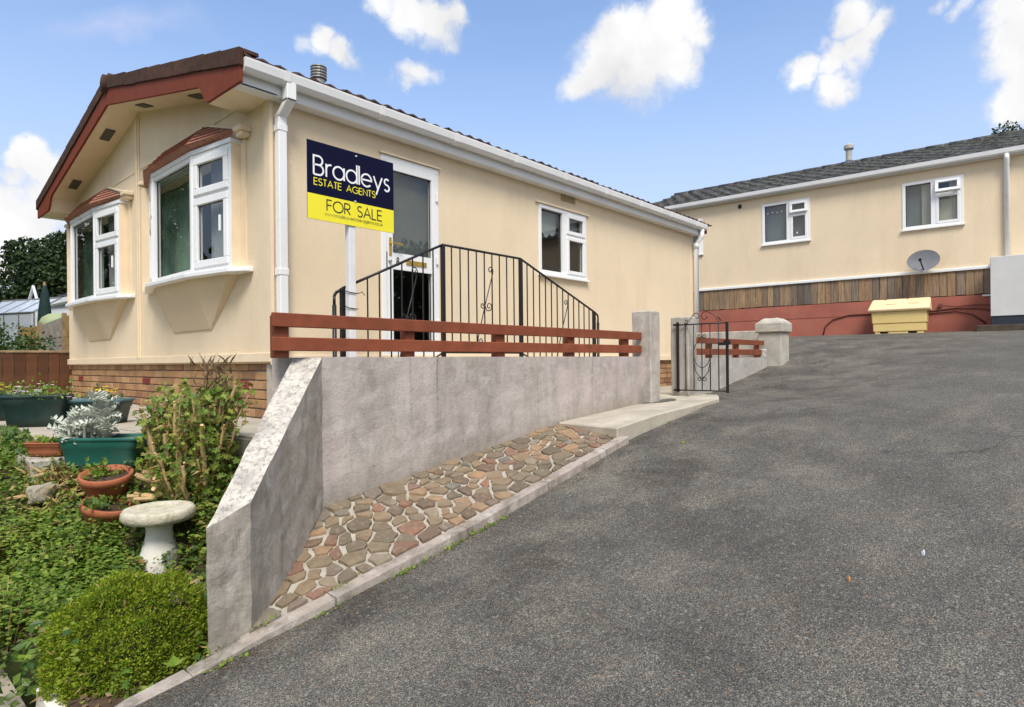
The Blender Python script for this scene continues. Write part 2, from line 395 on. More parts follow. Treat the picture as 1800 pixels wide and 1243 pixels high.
# bleached, silty bands where water runs down beside the kerb
sy_ = m.n('ShaderNodeSeparateXYZ'); m.l(gp, sy_.inputs[0])
near = m.rng(m.math('ADD', sy_.outputs[1], m.math('MULTIPLY', m.noise(1.3, 5, .6, vec=gp), 1.6)), -4.4, -2.0, 0, 1)
base = m.mix(m.math('MULTIPLY', near, m.rng(m.noise(2.6, 6, .65, vec=gp), .46, .66, 0, .52)), base, (.200, .186, .150))
base = m.mix(m.math('MULTIPLY', near, m.rng(m.noise(1.9, 6, .65, vec=gp, dist=.5), .48, .66, 0, .8)), base, (.052, .049, .043))
agg = m.vor(290, 'Color', vec=gp)
ax = m.n('ShaderNodeSeparateColor'); m.l(agg, ax.inputs[0])
grain = m.ramp(ax.outputs[0], [(0, (.30, .30, .30)), (.45, (.72, .72, .72)), (.72, (1.15, 1.15, 1.15)), (.90, (1.8, 1.7, 1.55)), (1, (2.9, 2.6, 2.3))])
base = m.mix(1, base, grain, 'MULTIPLY')
agg2 = m.n('ShaderNodeSeparateColor'); m.l(m.vor(95, 'Color', vec=gp), agg2.inputs[0])
base = m.mix(m.rng(agg2.outputs[1], .95, .99, 0, .45), base, (.22, .13, .075))
base = m.mix(m.rng(agg2.outputs[2], .97, .995, 0, .5), base, (.30, .29, .26))
# the long crack and the older patch join
wv = m.n('ShaderNodeVectorMath'); wv.operation = 'DOT_PRODUCT'; m.l(gp, wv.inputs[0]); wv.inputs[1].default_value = (.80, .60, 0)
crk = m.math('ABSOLUTE', m.math('SUBTRACT', m.math('ADD', wv.outputs['Value'], m.math('MULTIPLY', m.noise(1.6, 6, .65, vec=gp), .9)), -.35))
base = m.mix(m.math('MULTIPLY', m.rng(crk, .0, .014, .75, 0), m.rng(m.noise(2.1, 4, vec=gp), .42, .62)), base, (.020, .019, .018))
nrm = m.bump(m.vor(150, 'Distance', vec=gp), .5, .006)
nrm = m.bump(m.noise(40, 5, .7, vec=gp), .35, .01, nrm)
M['asphalt'] = m.bsdf(base, .86, spec=.3, normal=nrm)

m = Mat('weathered_plank')
col = m.ramp(m.rand(), [(0, (.33, .185, .075)), (.22, (.42, .25, .10)), (.42, (.25, .165, .095)), (.6, (.37, .23, .11)), (.75, (.17, .140, .115)), (.88, (.30, .21, .13)), (1, (.085, .070, .060))])
gp = m.n('ShaderNodeNewGeometry').outputs['Position']
col = m.mix(m.rng(m.noise(9, 7, .7, vec=gp, stretch=(3, 3, .35)), .40, .7, 0, .75), col, (.075, .052, .034))
kn = m.vor(5.5, 'Distance', vec=gp)
col = m.mix(m.rng(kn, .05, .10, .85, 0), col, (.035, .022, .014))
col = m.hsv(col, sat=.82)
M['plank'] = m.bsdf(col, .85, spec=.2, normal=m.bump(m.noise(30, 5, vec=gp, stretch=(3, 3, .3)), .4, .006))

m = Mat('mossy_slate_tile')
gp = m.n('ShaderNodeNewGeometry').outputs['Position']
col = m.mix(m.rng(m.noise(5, 8, .72, vec=gp), .40, .62), (.022, .025, .029), (.062, .064, .064))
col = m.mix(m.rng(m.noise(11, 8, .76, vec=gp), .51, .62, 0, .9), col, (.17, .16, .105))
M['slate'] = m.bsdf(col, .8, normal=m.bump(m.noise(25, 6, vec=gp), .6, .02))

m = Mat('birdbath_stone')
col = m.mix(m.rng(m.noise(16, 7, .68), .38, .66), (.46, .415, .30), (.68, .635, .52))
col = m.mix(m.rng(m.noise(46, 6, .7), .57, .70, 0, .45), col, (.13, .115, .07))
M['bath_bowl'] = m.bsdf(col, .92, spec=.2, normal=m.bump(m.noise(40, 7, .7), .8, .012))
M['bath_stem'] = simple('whitewashed_pedestal', (.70, .67, .60), .85, .12, 7, .4, 40, dirt=.35)


def leafmat(name, cols, transl=.25, rough=.5, spec=.35):
    m = Mat(name)
    n = len(cols) - 1
    col = m.ramp(m.island(), [(i / n, c) for i, c in enumerate(cols)])
    col = m.mix(m.rng(m.noise(4.5, 4), .35, .65, 0, .35), col, tuple(q * .55 for q in cols[0]))
    return m.bsdf(col, rough, spec=spec, transl=transl)


M['box_leaf'] = leafmat('box_leaf', [(.12, .21, .014), (.21, .33, .018), (.31, .42, .026), (.42, .47, .04), (.16, .27, .018), (.42, .34, .06)], .45, .6, .25)
M['ivy_leaf'] = leafmat('ivy_leaf', [(.040, .095, .020), (.075, .150, .026), (.125, .215, .034), (.20, .29, .045), (.060, .115, .028), (.16, .19, .05)], .3, .45)
M['weed_leaf'] = leafmat('weed_leaf', [(.10, .20, .020), (.17, .29, .030), (.25, .37, .045), (.36, .40, .09), (.13, .24, .03)], .38)
M['tree_leaf'] = leafmat('tree_leaf', [(.014, .030, .008), (.022, .046, .010), (.036, .066, .013), (.055, .090, .018)], .25, .55)
M['shrub_leaf'] = leafmat('shrub_leaf', [(.040, .090, .022), (.075, .140, .032), (.12, .18, .05)], .25)
M['silver_leaf'] = leafmat('silver_leaf', [(.40, .46, .37), (.56, .60, .51), (.68, .70, .62)], .15, .9, .05)
M['hedge_leaf'] = leafmat('hedge_leaf', [(.085, .165, .026), (.16, .27, .036), (.26, .38, .05), (.36, .40, .08), (.30, .19, .065), (.12, .21, .034)], .3, .45)
M['yellow_petal'] = simple('yellow_petal', (.80, .55, .015), .7, .1, 20)
M['lilac_petal'] = leafmat('lilac_petal', [(.46, .36, .55), (.62, .52, .68), (.74, .68, .76)], .3, .7)
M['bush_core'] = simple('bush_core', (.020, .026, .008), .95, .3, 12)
M['white_petal'] = simple('white_petal', (.78, .76, .72), .7, .05, 20)
M['red_petal'] = simple('red_petal', (.55, .06, .05), .6, .1, 20)
M['dry_leaf'] = leafmat('dry_leaf', [(.10, .065, .032), (.17, .115, .055), (.25, .175, .085), (.33, .245, .125)], .15, .8)


# ------------------------------------------------------------------ builders
LOC = {}


def link(o, parent=None):
    COL.objects.link(o)
    if parent is not None: o.parent = parent
    return o


def tag(o, label=None, cat=None, group=None, kind=None):
    if label: o['label'] = label
    if cat: o['category'] = cat
    if group: o['group'] = group
    if kind: o['kind'] = kind
    return o


def thing(name, loc, label, cat, group=None):
    o = bpy.data.objects.new(name, None); o.empty_display_size = .1
    link(o); o.location = loc
    LOC[o.name] = np.array(loc, float)
    return tag(o, label, cat, group)


def origin(o):
    if o is None: return np.zeros(3)
    return LOC[o.name]


class Fr:
    """local frame: u along the wall, v up, w outwards"""

    def __init__(s, o, u, w):
        s.o = np.array(o, float); s.u = np.array(u, float); s.w = np.array(w, float); s.v = np.array((0, 0, 1.))

    def __call__(s, u, v, w=0): return tuple(s.o + s.u * u + s.v * v + s.w * w)


class MB:
    def __init__(s): s.v = []; s.f = []; s.m = []

    def quad(s, *p, mi=0):
        b = len(s.v); s.v += [tuple(map(float, q)) for q in p]; s.f.append(tuple(range(b, b + len(p)))); s.m.append(mi); return s

    def hexa(s, p, mi=0):      # 8 corners: bottom 4, top 4
        b = len(s.v); s.v += [tuple(map(float, q)) for q in p]
        for f in ((3, 2, 1, 0), (4, 5, 6, 7), (0, 1, 5, 4), (1, 2, 6, 5), (2, 3, 7, 6), (3, 0, 4, 7)):
            s.f.append(tuple(b + i for i in f)); s.m.append(mi)
        return s

    def box(s, x0, x1, y0, y1, z0, z1, mi=0):
        return s.hexa([(x0, y0, z0), (x1, y0, z0), (x1, y1, z0), (x0, y1, z0), (x0, y0, z1), (x1, y0, z1), (x1, y1, z1), (x0, y1, z1)], mi)

    def fbox(s, F, u0, u1, v0, v1, w0, w1, mi=0):
        return s.hexa([F(u0, v0, w0), F(u1, v0, w0), F(u1, v0, w1), F(u0, v0, w1), F(u0, v1, w0), F(u1, v1, w0), F(u1, v1, w1), F(u0, v1, w1)], mi)

    def prism(s, poly, vec, mi=0):
        n = len(poly); b = len(s.v); vec = np.array(vec, float)
        s.v += [tuple(map(float, p)) for p in poly] + [tuple(np.array(p, float) + vec) for p in poly]
        s.f.append(tuple(range(b + n - 1, b - 1, -1))); s.m.append(mi)
        s.f.append(tuple(range(b + n, b + 2 * n))); s.m.append(mi)
        for i in range(n):
            j = (i + 1) % n
            s.f.append((b + i, b + j, b + n + j, b + n + i)); s.m.append(mi)
        return s

    def tube(s, pts, r, n=8, mi=0, cap=True, cap_mi=None):
        pts = [np.array(p, float) for p in pts]
        rs = r if isinstance(r, (list, tuple)) else [r] * len(pts)
        b = len(s.v)
        t0 = pts[1] - pts[0]; t0 /= np.linalg.norm(t0)
        ref = np.array((0, 0, 1.)) if abs(t0[2]) < .9 else np.array((1., 0, 0))
        a = np.cross(t0, ref); a /= np.linalg.norm(a)
        for i, p in enumerate(pts):
            t = pts[min(i + 1, len(pts) - 1)] - pts[max(i - 1, 0)]; t /= (np.linalg.norm(t) + 1e-12)
            a = a - t * a.dot(t); a /= (np.linalg.norm(a) + 1e-12); c = np.cross(t, a)
            for k in range(n):
                q = 2 * math.pi * (k + .5) / n
                s.v.append(tuple(p + (a * math.cos(q) + c * math.sin(q)) * rs[i]))
        for i in range(len(pts) - 1):
            for k in range(n):
                s.f.append((b + i * n + k, b + i * n + (k + 1) % n, b + (i + 1) * n + (k + 1) % n, b + (i + 1) * n + k)); s.m.append(mi)
        if cap:
            s.f.append(tuple(b + k for k in range(n - 1, -1, -1))); s.m.append(mi)
            e = b + (len(pts) - 1) * n
            s.f.append(tuple(e + k for k in range(n))); s.m.append(mi if cap_mi is None else cap_mi)
        return s

    def lathe(s, c, prof, n=24, sx=1, sy=1, wob=0., seed=0, mi=0):
        b = len(s.v)
        for i, (r, z) in enumerate(prof):
            for k in range(n):
                q = 2 * math.pi * k / n
                w = 1 + wob * mnoise.noise((math.cos(q) * 2 + seed, math.sin(q) * 2, z * 14))
                s.v.append((c[0] + r * w * math.cos(q) * sx, c[1] + r * w * math.sin(q) * sy, c[2] + z + wob * .05 * mnoise.noise((math.cos(q) * 2.5, math.sin(q) * 2.5, seed + 3))))
        for i in range(len(prof) - 1):
            for k in range(n):
                s.f.append((b + i * n + k, b + i * n + (k + 1) % n, b + (i + 1) * n + (k + 1) % n, b + (i + 1) * n + k)); s.m.append(mi)
        s.f.append(tuple(b + k for k in range(n - 1, -1, -1))); s.m.append(mi)
        e = b + (len(prof) - 1) * n
        s.f.append(tuple(e + k for k in range(n))); s.m.append(mi)
        return s

    def build(s, name, mat, parent=None, bevel=0., smooth=False, rough=0., cuts=0, seg=1, loc=None, local=False):
        me = bpy.data.meshes.new(name)
        off = origin(parent) if loc is None else np.array(loc, float)
        if local: off = off * 0
        me.from_pydata([tuple(np.array(p) - off) for p in s.v], [], s.f)
        for q in (mat if isinstance(mat, (list, tuple)) else [mat]): me.materials.append(M[q])
        for p, i in zip(me.polygons, s.m): p.material_index = i
        bm = bmesh.new(); bm.from_mesh(me)
        bmesh.ops.recalc_face_normals(bm, faces=bm.faces)
        if bevel:
            es = [e for e in bm.edges if len(e.link_faces) == 2 and e.calc_face_angle(0) > .5]
            bmesh.ops.bevel(bm, geom=es, offset=bevel, segments=seg, profile=.6, affect='EDGES')
        if cuts:
            for _ in range(cuts):
                bmesh.ops.subdivide_edges(bm, edges=bm.edges[:], cuts=1, use_grid_fill=True)
            bmesh.ops.triangulate(bm, faces=[f for f in bm.faces if len(f.verts) > 4])
        if rough:
            bm.normal_update()
            for v in bm.verts:
                p = v.co + Vector(off)
                v.co += v.normal * (rough * (mnoise.noise(p * 9) + .7 * mnoise.noise(p * 23)))
        bm.to_mesh(me); bm.free()
        if smooth:
            for p in me.polygons: p.use_smooth = True
        o = bpy.data.objects.new(name, me)
        link(o, parent)
        if loc is not None:
            o.location = np.array(loc) - origin(parent)
            LOC[o.name] = np.array(loc, float)
        elif parent is not None: LOC[o.name] = origin(parent)
        else: LOC[o.name] = np.zeros(3)
        return o


def copy_part(src, parent, world, rot=None, scale=None):
    c = src.copy(); link(c)
    c.parent = parent
    c.location = np.array(world, float) - origin(parent)
    if rot is not None: c.rotation_euler = rot
    if scale is not None: c.scale = scale
    return c


def clip_poly(poly, n, c):
    """keep the part of a 2-D polygon where n.p <= c"""
    out = []
    for i in range(len(poly)):
        a, b = poly[i], poly[(i + 1) % len(poly)]
        da, db = n[0] * a[0] + n[1] * a[1] - c, n[0] * b[0] + n[1] * b[1] - c
        if da <= 0: out.append(a)
        if da * db < 0:
            t = da / (da - db); out.append((a[0] + (b[0] - a[0]) * t, a[1] + (b[1] - a[1]) * t))
    return out


def inside(poly, x, y):
    c = False
    for i in range(len(poly)):
        (x1, y1), (x2, y2) = poly[i], poly[i - 1]
        if (y1 > y) != (y2 > y) and x < (x2 - x1) * (y - y1) / (y2 - y1) + x1: c = not c
    return c


LEAF = {
    'oval': (np.array([(0, 0, 0), (.32, .45, .09), (0, 1, 0), (-.32, .45, .09)], float), [(0, 1, 2), (0, 2, 3)]),
    'blade': (np.array([(-.05, 0, 0), (.05, 0, 0), (.06, .5, .06), (-.06, .5, .06), (0, 1, -.12)], float), [(0, 1, 2, 3), (3, 2, 4)]),
    'ivy': (np.array([(0, .3, .0), (0, .02, 0), (.42, -.05, .05), (.30, .26, .07), (.55, .52, .04), (.20, .58, .06), (0, 1.05, -.05), (-.20, .58, .06), (-.55, .52, .04), (-.30, .26, .07), (-.42, -.05, .05)], float),
            [(0, i, i + 1) for i in range(1, 10)] + [(0, 10, 1)]),
}


def leaves(name, P, A, N, S, shape, mat, parent=None, kind=None):
    """one leaf per point: axis A, normal N, length S"""
    V, F = LEAF[shape]
    P, A, N, S = (np.asarray(q, float) for q in (P, A, N, S))
    A = A / (np.linalg.norm(A, axis=1)[:, None] + 1e-9)
    N = N - A * (A * N).sum(1)[:, None]; N /= (np.linalg.norm(N, axis=1)[:, None] + 1e-9)
    B = np.cross(A, N)
    X = P[:, None, :] + S[:, None, None] * (V[None, :, 0:1] * B[:, None, :] + V[None, :, 1:2] * A[:, None, :] + V[None, :, 2:3] * N[:, None, :])
    n = len(V)
    off = origin(parent)
    me = bpy.data.meshes.new(name)
    vs = (X.reshape(-1, 3) - off)
    fs = [tuple(i * n + q for q in f) for i in range(len(P)) for f in F]
    me.from_pydata(vs.tolist(), [], fs)
    me.materials.append(M[mat])
    for p in me.polygons: p.use_smooth = False
    o = bpy.data.objects.new(name, me)
    link(o, parent)
    if kind: o['kind'] = kind
    return o


def randdir(n):
    v = nrng.normal(size=(n, 3)); return v / np.linalg.norm(v, axis=1)[:, None]


# ------------------------------------------------------------------ ground, road
RX = [-30, -8, -4, -2.6, -1.69, -1.03, -.21, 1.41, 2.2, 3.2, 4.6, 6.4, 7.5, 9.2, 12, 16, 40]
RZ_EDGE = [-4.6, -2.05, -1.52, -1.34, -1.195, -1.12, -.99, -.665, -.545, -.42, -.43, -.155, .09, .33, .485, .62, 1.0]
RZ_MID = [-4.6, -2.05, -1.52, -1.33, -1.195, -1.10, -.975, -.70, -.575, -.425, -.235, .00, .125, .30, .485, .62, 1.0]


def smooth_interp(x, X, Z):
    s = 0.
    for d, w in ((-.45, .2), (-.2, .25), (0, .1), (.2, .25), (.45, .2)): s += w * np.interp(x + d, X, Z)
    return s


def road_z(x, y):
    t = min(1, max(0, (-2.2 - y) / 2.2)); t = t * t * (3 - 2 * t)
    return float(np.interp(x, RX, RZ_EDGE) * (1 - t) * .5 + smooth_interp(x, RX, RZ_EDGE) * (1 - t) * .5 + smooth_interp(x, RX, RZ_MID) * t)


def grid_mesh(name, xs, ys, fz, keep, mat, label=None):
    vs, fs, idx = [], [], {}
    for i, x in enumerate(xs):
        for j, y in enumerate(ys):
            idx[i, j] = len(vs); vs.append((x, y, fz(x, y)))
    for i in range(len(xs) - 1):
        for j in range(len(ys) - 1):
            if keep((xs[i] + xs[i + 1]) / 2, (ys[j] + ys[j + 1]) / 2):
                fs.append((idx[i, j], idx[i + 1, j], idx[i + 1, j + 1], idx[i, j + 1]))
    me = bpy.data.meshes.new(name); me.from_pydata(vs, [], fs); me.materials.append(M[mat])
    for p in me.polygons: p.use_smooth = True
    o = link(bpy.data.objects.new(name, me)); o['kind'] = 'structure'
    LOC[o.name] = np.zeros(3)
    return o


def road_h(x, y):
    return road_z(x, y) + .012 * mnoise.noise((x * .7, y * .7, 0)) + .004 * mnoise.noise((x * 2.3, y * 2.3, 5))


xs = sorted(set(list(np.arange(-14, 13.01, .22)) + [-30, -22, 14.5]))
ys = sorted(set(list(np.arange(-9, -1.64, .15)) + [-1.64, -1.2, -.4, .6, 1.6, 3, 5, 8] + [-16, -12]))
KFACE = -2.39


def road_keep(x, y):
    if y > KFACE and x < 1.3: return False
    if y > -2.34 and x < 3.0: return False
    if y > -1.65 and x < 7.2: return False
    if x > 12.2 or y > 7: return False
    return True


ys = sorted(set(ys + [KFACE, -2.34]))
road = grid_mesh('road', xs, ys, road_h, road_keep, 'asphalt')
tag(road, kind='structure')


def ground_h(x, y):
    zr = road_z(x, -4) - .5
    if y > -2.0 and x < 10: zr = -.95 if x > 1.5 else -2.0
    if y > 5.0: zr = -.62 if x < 10 else .2
    r = math.hypot(x, y)
    return zr if r < 45 else zr - min(2.5, (r - 45) * .05)


m = Mat('rough_grass')
gp = m.n('ShaderNodeNewGeometry').outputs['Position']
M['grass'] = m.bsdf(m.mix(m.rng(m.noise(.8, 8, .7, vec=gp), .35, .65), (.045, .070, .020), (.10, .12, .045)), .95, spec=.1, normal=m.bump(m.noise(20, 6, vec=gp), .8, .03))
gx = sorted(set([-320, -160, -80, -45] + list(np.arange(-30, 30, 1.5)) + [-1.9, -1.75, -1.6, 6.5, 45, 80, 160, 320]))
gy = sorted(set([-320, -160, -80, -45] + list(np.arange(-30, 30, 1.5)) + [-2.3, -2.2, -1.4, 45, 80, 160, 320]))
grid_mesh('ground', gx, gy, ground_h, lambda x, y: True, 'grass')

# side path left of the planted bank
mb = MB(); mb.prism([(-2.9, 3, -1.50), (-1.92, 3, -1.50), (-1.92, -2.15, -1.50), (-2.9, -2.15, -1.50)], (0, 0, .09))
o = mb.build('path', 'patio'); tag(o, kind='structure')
# white edging of the bed
e = thing('bed_edging', (-1.87, -1.6, -1.40), 'low whitewashed concrete edging beside the rounded green bush', 'edging')
for i, (a, b) in enumerate([(-2.24, -1.99), (-1.975, -1.70)]):
    MB().box(-1.905, -1.845, a, b, -1.44, -1.325 + .015 * i).build('edging_stone', 'bath_stem', e, bevel=.008, rough=.006, cuts=2)

# ------------------------------------------------------------------ kerb and stone strip
KT_X = [-2.4, -1.70, -1.458, -1.28, -.117, 1.468, 1.62]
KT_Z = [-1.335, -1.205, -1.161, -1.118, -.921, -.606, -.575]
kt = lambda x: float(np.interp(x, KT_X, KT_Z))
kerb = bpy.data.objects.new('kerb', None); link(kerb); kerb.location = (-.2, -2.34, -1.05); LOC['kerb'] = np.array((-.2, -2.34, -1.05)); kerb['kind'] = 'structure'
joints = [-2.35, -1.55, -.93, -.10, .62, 1.30, 1.60]
for a, b in zip(joints[:-1], joints[1:]):
    mb = MB(); n = 5
    q = np.linspace(a + .004, b - .004, n)
    for x0, x1 in zip(q[:-1], q[1:]):
        y0, y1 = -2.395, -2.305
        mb.hexa([(x0, y0, kt(x0) - .24), (x1, y0, kt(x1) - .24), (x1, y1, kt(x1) - .24), (x0, y1, kt(x0) - .24),
                 (x0, y0 + .012, kt(x0) - .006), (x1, y0 + .012, kt(x1) - .006), (x1, y1, kt(x1)), (x0, y1, kt(x0))])
    o = mb.build('kerb_stone', 'kerb', kerb)
    bm = bmesh.new(); bm.from_mesh(o.data)
    bmesh.ops.remove_doubles(bm, verts=bm.verts, dist=.0005)
    inner = [f for f in bm.faces if all(len(e.link_faces) > 2 for e in f.edges if True) and False]
    bmesh.ops.subdivide_edges(bm, edges=bm.edges[:], cuts=2, use_grid_fill=True)
    bm.normal_update()
    for v in bm.verts:
        p = v.co + kerb.location
        v.co += v.normal * .007 * (mnoise.noise(p * 8) + mnoise.noise(p * 21))
    bm.to_mesh(o.data); bm.free()

FT_X = [-1.3, -.54, .49, 1.71, 3.1]
FT_Z = [-1.12, -.84, -.70, -.537, -.45]
ft = lambda x: float(np.interp(x, FT_X, FT_Z))


def strip_z(x, y):
    t = min(1, max(0, (y + 2.305) / .655))
    return kt(x) * (1 - t) + ft(x) * t + .006


SP = [(-1.30, -2.31), (1.60, -2.31), (1.74, -1.65), (-.54, -1.65)]
# mortar bed
mb = MB()
nx = 26
for i in range(nx):
    for j in range(5):
        def P(i, j):
            t = j / 5
            xa = -1.34 + (1.62 + 1.34) * i / nx; xb = -.56 + (1.76 + .56) * i / nx
            x = xa * (1 - t) + xb * t; y = -2.31 + .665 * t
            return (x, y, strip_z(x, y) - .008 + .004 * mnoise.noise((x * 9, y * 9, 0)))
        mb.quad(P(i, j), P(i + 1, j), P(i + 1, j + 1), P(i, j + 1))
strip = mb.build('stone_strip', 'mortar', smooth=True)
tag(strip, kind='structure')
# crazy paving stones: cells of a jittered lattice, shrunk by the mortar joint
seeds = []
srng = random.Random(21)
tries = 0
while len(seeds) < 200 and tries < 16000:
    tries += 1
    x, y = srng.uniform(-1.3, 1.75), srng.uniform(-2.30, -1.655)
    if not inside(SP, x, y): continue
    r = srng.choice((.06, .075, .085, .10, .12, .14))
    if all(math.hypot((x - a) * .86, (y - b) * 1.1) > (r + c) / 2 for a, b, c in seeds): seeds.append((x, y, r))
for i, (x, y, r) in enumerate(seeds):
    poly = SP[:]
    for j, (a, b, c) in enumerate(seeds):
        if i == j or math.hypot(a - x, b - y) > .5: continue
        n = (a - x, b - y); L = math.hypot(*n); n = (n[0] / L, n[1] / L)
        mid = (n[0] * (x + a) + n[1] * (y + b)) / 2 + (r - c) * .2
        poly = clip_poly(poly, n, mid - srng.uniform(.003, .016))
        if len(poly) < 3: break
    if len(poly) < 3: continue
    cx = sum(p[0] for p in poly) / len(poly); cy = sum(p[1] for p in poly) / len(poly)
    # round the corners a little
    pts = []
    for q in range(len(poly)):
        p0, p1, p2 = poly[q - 1], poly[q], poly[(q + 1) % len(poly)]
        for t, o2 in ((.05, p0), (.05, p2)):
            pts.append((p1[0] + (o2[0] - p1[0]) * t + srng.uniform(-.006, .006), p1[1] + (o2[1] - p1[1]) * t + srng.uniform(-.004, .004)))
    pts = [q for k2, p in enumerate(pts) for q in ((p, ((p[0] * .55 + pts[(k2 + 1) % len(pts)][0] * .45) + srng.uniform(-.007, .007), (p[1] * .55 + pts[(k2 + 1) % len(pts)][1] * .45) + srng.uniform(-.007, .007))) if math.hypot(p[0] - pts[(k2 + 1) % len(pts)][0], p[1] - pts[(k2 + 1) % len(pts)][1]) > .05 else (p,))]
    pts = [p for k2, p in enumerate(pts) if math.hypot(p[0] - pts[k2 - 1][0], p[1] - pts[k2 - 1][1]) > .006]
    if len(pts) < 4: continue
    if inside(pts, cx, cy) is False: continue
    h = srng.uniform(.001, .010); tx, ty = srng.uniform(-.03, .03), srng.uniform(-.03, .03)
    mb = MB(); n = len(pts)
    top = [(cx + (p[0] - cx) * .985, cy + (p[1] - cy) * .985) for p in pts]
    mb.v += [(p[0], p[1], strip_z(*p) - .02) for p in pts] + [(p[0], p[1], strip_z(*p) + h * .55 + (p[0] - cx) * tx + (p[1] - cy) * ty) for p in pts] + [(p[0], p[1], strip_z(*p) + h + (p[0] - cx) * tx + (p[1] - cy) * ty) for p in top]
    for q in range(n):
        w = (q + 1) % n
        mb.f += [(q, w, n + w, n + q), (n + q, n + w, 2 * n + w, 2 * n + q)]; mb.m += [0, 0]
    mb.f.append(tuple(range(2 * n, 3 * n))); mb.m.append(0)
    mb.build('stone', 'stone', strip, loc=(cx, cy, strip_z(cx, cy)))

# ------------------------------------------------------------------ threshold slab and hidden path
mb = MB()
top = [(1.535, -2.325, -.512), (2.15, -2.325, -.452), (2.8, -2.325, -.42), (3.42, -2.31, -.385), (4.0, -2.05, -.385), (4.30, -1.66, -.40), (4.30, -.1, -.42), (2.9, -.1, -.44), (2.9, -1.64, -.452), (1.68, -1.652, -.522)]
mb.prism([(p[0], p[1], p[2] - .20) for p in top], (0, 0, .20))
o = mb.build('threshold_slab', 'slab', bevel=.01); tag(o, kind='structure')
MB().box(-.70, 2.9, -1.45, 0, -.60, -.455).build('side_path', 'patio')['kind'] = 'structure'
MB().box(4.3, 9.4, -1.46, -.02, -.56, -.43).build('rear_path', 'patio')['kind'] = 'structure'

# ------------------------------------------------------------------ near bungalow
L, W = 7.76, 6.15
house = thing('bungalow', (0, 0, -.47), 'near cream bungalow with maroon gable barge board and brick base', 'bungalow')
FS = Fr((0, 0, 0), (1, 0, 0), (0, -1, 0))             # long side wall
FF = Fr((0, 0, 0), (0, 1, 0), (-1, 0, 0))             # gable end wall


def wall_holes(mb, F, u0, u1, v0, v1, holes, w=0):
    us = sorted({u0, u1, *[h[0] for h in holes], *[h[1] for h in holes]})
    vs = sorted({v0, v1, *[h[2] for h in holes], *[h[3] for h in holes]})
    for a, b in zip(us[:-1], us[1:]):
        for c, d in zip(vs[:-1], vs[1:]):
            if any(h[0] <= a and b <= h[1] and h[2] <= c and d <= h[3] for h in holes): continue
            mb.quad(F(a, c, w), F(b, c, w), F(b, d, w), F(a, d, w))
    for h in holes:                                    # reveals
        for p, q in (((h[0], h[2]), (h[0], h[3])), ((h[1], h[2]), (h[1], h[3])), ((h[0], h[2]), (h[1], h[2])), ((h[0], h[3]), (h[1], h[3]))):
            mb.quad(F(*p, w), F(*q, w), F(*q, w - .12), F(*p, w - .12))


SL = .2265                                             # roof pitch
ridge_y = W / 2
soff = lambda y: 2.345 + (min(y, W - y) - .55) * .222   # underside line of the gable soffit
mb = MB()
wall_holes(mb, FS, 0, L, 0, 2.33, [(1.10, 1.82, .0, 1.99), (3.47, 4.485, 1.085, 1.955)])
wall_holes(mb, FF, 0, W, 0, 2.15, [(.52, 2.70, .86, 1.90), (3.48, 5.78, .86, 1.90)])
mb.quad(FF(0, 2.15), FF(W, 2.15), FF(W, 2.25), FF(ridge_y, soff(ridge_y) + .05), FF(0, 2.25))
mb.quad((0, W, 0), (L, W, 0), (L, W, 2.33), (0, W, 2.33))
mb.quad((L, 0, 0), (L, W, 0), (L, W, 2.33), (L, ridge_y, 3.0), (L, 0, 2.33))
mb.build('wall', 'stucco', house)
# trims on the walls
MB().fbox(FF, -.012, .085, .075, 2.16, .002, .016).fbox(FS, -.014, .02, .075, 2.16, .002, .014).build('corner_trim', 'cream', house, bevel=.004)
mb = MB(); mb.fbox(FF, 3.075, 3.185, .07, 2.83, 0, .016); mb.fbox(FF, 3.10, 3.16, .07, 2.83, .016, .03)
mb.build('batten', 'cream', house, bevel=.004)
mb = MB(); mb.fbox(FF, -.022, W + .01, .012, .09, .003, .024); mb.build('base_trim', 'cream', house, bevel=.004)
mb = MB(); mb.fbox(FS, -.02, L, -.012, .07, .003, .022); mb.build('base_trim', 'cream', house, bevel=.004)
MB().fbox(FF, .1, 3.07, 2.236, 2.244, .0, .006).build('panel_joint', 'cream_dull', house)  # seam strip, its shadow line put into the duller cream
MB().fbox(FF, 3.19, 5.6, 2.236, 2.244, .0, .006).build('panel_joint', 'cream_dull', house)

# brick base: every brick of its own
MB().box(.045, .12, .01, W, -.62, .02).build('mortar_backing', 'brick_mortar', house)
MB().box(.01, L, .045, .12, -.62, -.008).build('mortar_backing', 'brick_mortar', house)
mb = MB(); mb.box(-.114, .114, -.045, .045, -.0345, .0345)
brick0 = mb.build('brick', 'brick', house, bevel=.004, loc=(0.075, .12, -.04), local=True)
brng = random.Random(5)
first = True
for c in range(7):
    z = -.024 - c * .0805
    y = .004 + (.121 if c % 2 else .0)
    while y < W - .02:
        yc = y + .114
        y += .2405
        if c == 2 and any(abs(yc - q) < .12 for q in (.605, 3.01, 5.655)): continue
        pos = (.064 + brng.uniform(-.004, .004), yc, z + brng.uniform(-.002, .002))
        if first: brick0.location = np.array(pos) - origin(house); brick0.rotation_euler = (0, 0, math.pi / 2); first = False
        else: copy_part(brick0, house, pos, (0, 0, math.pi / 2 + brng.uniform(-.006, .006)))
    for n in range(9):                                 # the stretch of side base seen past the gate posts
        copy_part(brick0, house, (5.6 + n * .2405 + (.121 if c % 2 else 0), .064, z), (0, 0, 0))
for yc in (.605, 3.01, 5.655):
    mb = MB(); mb.box(.02, .09, yc - .106, yc + .106, -.219, -.151)
    for q in range(3): mb.box(.008, .02, yc - .095, yc + .095, -.212 + q * .022, -.200 + q * .022)
    mb.build('air_brick', 'airbrick', house, bevel=.002)

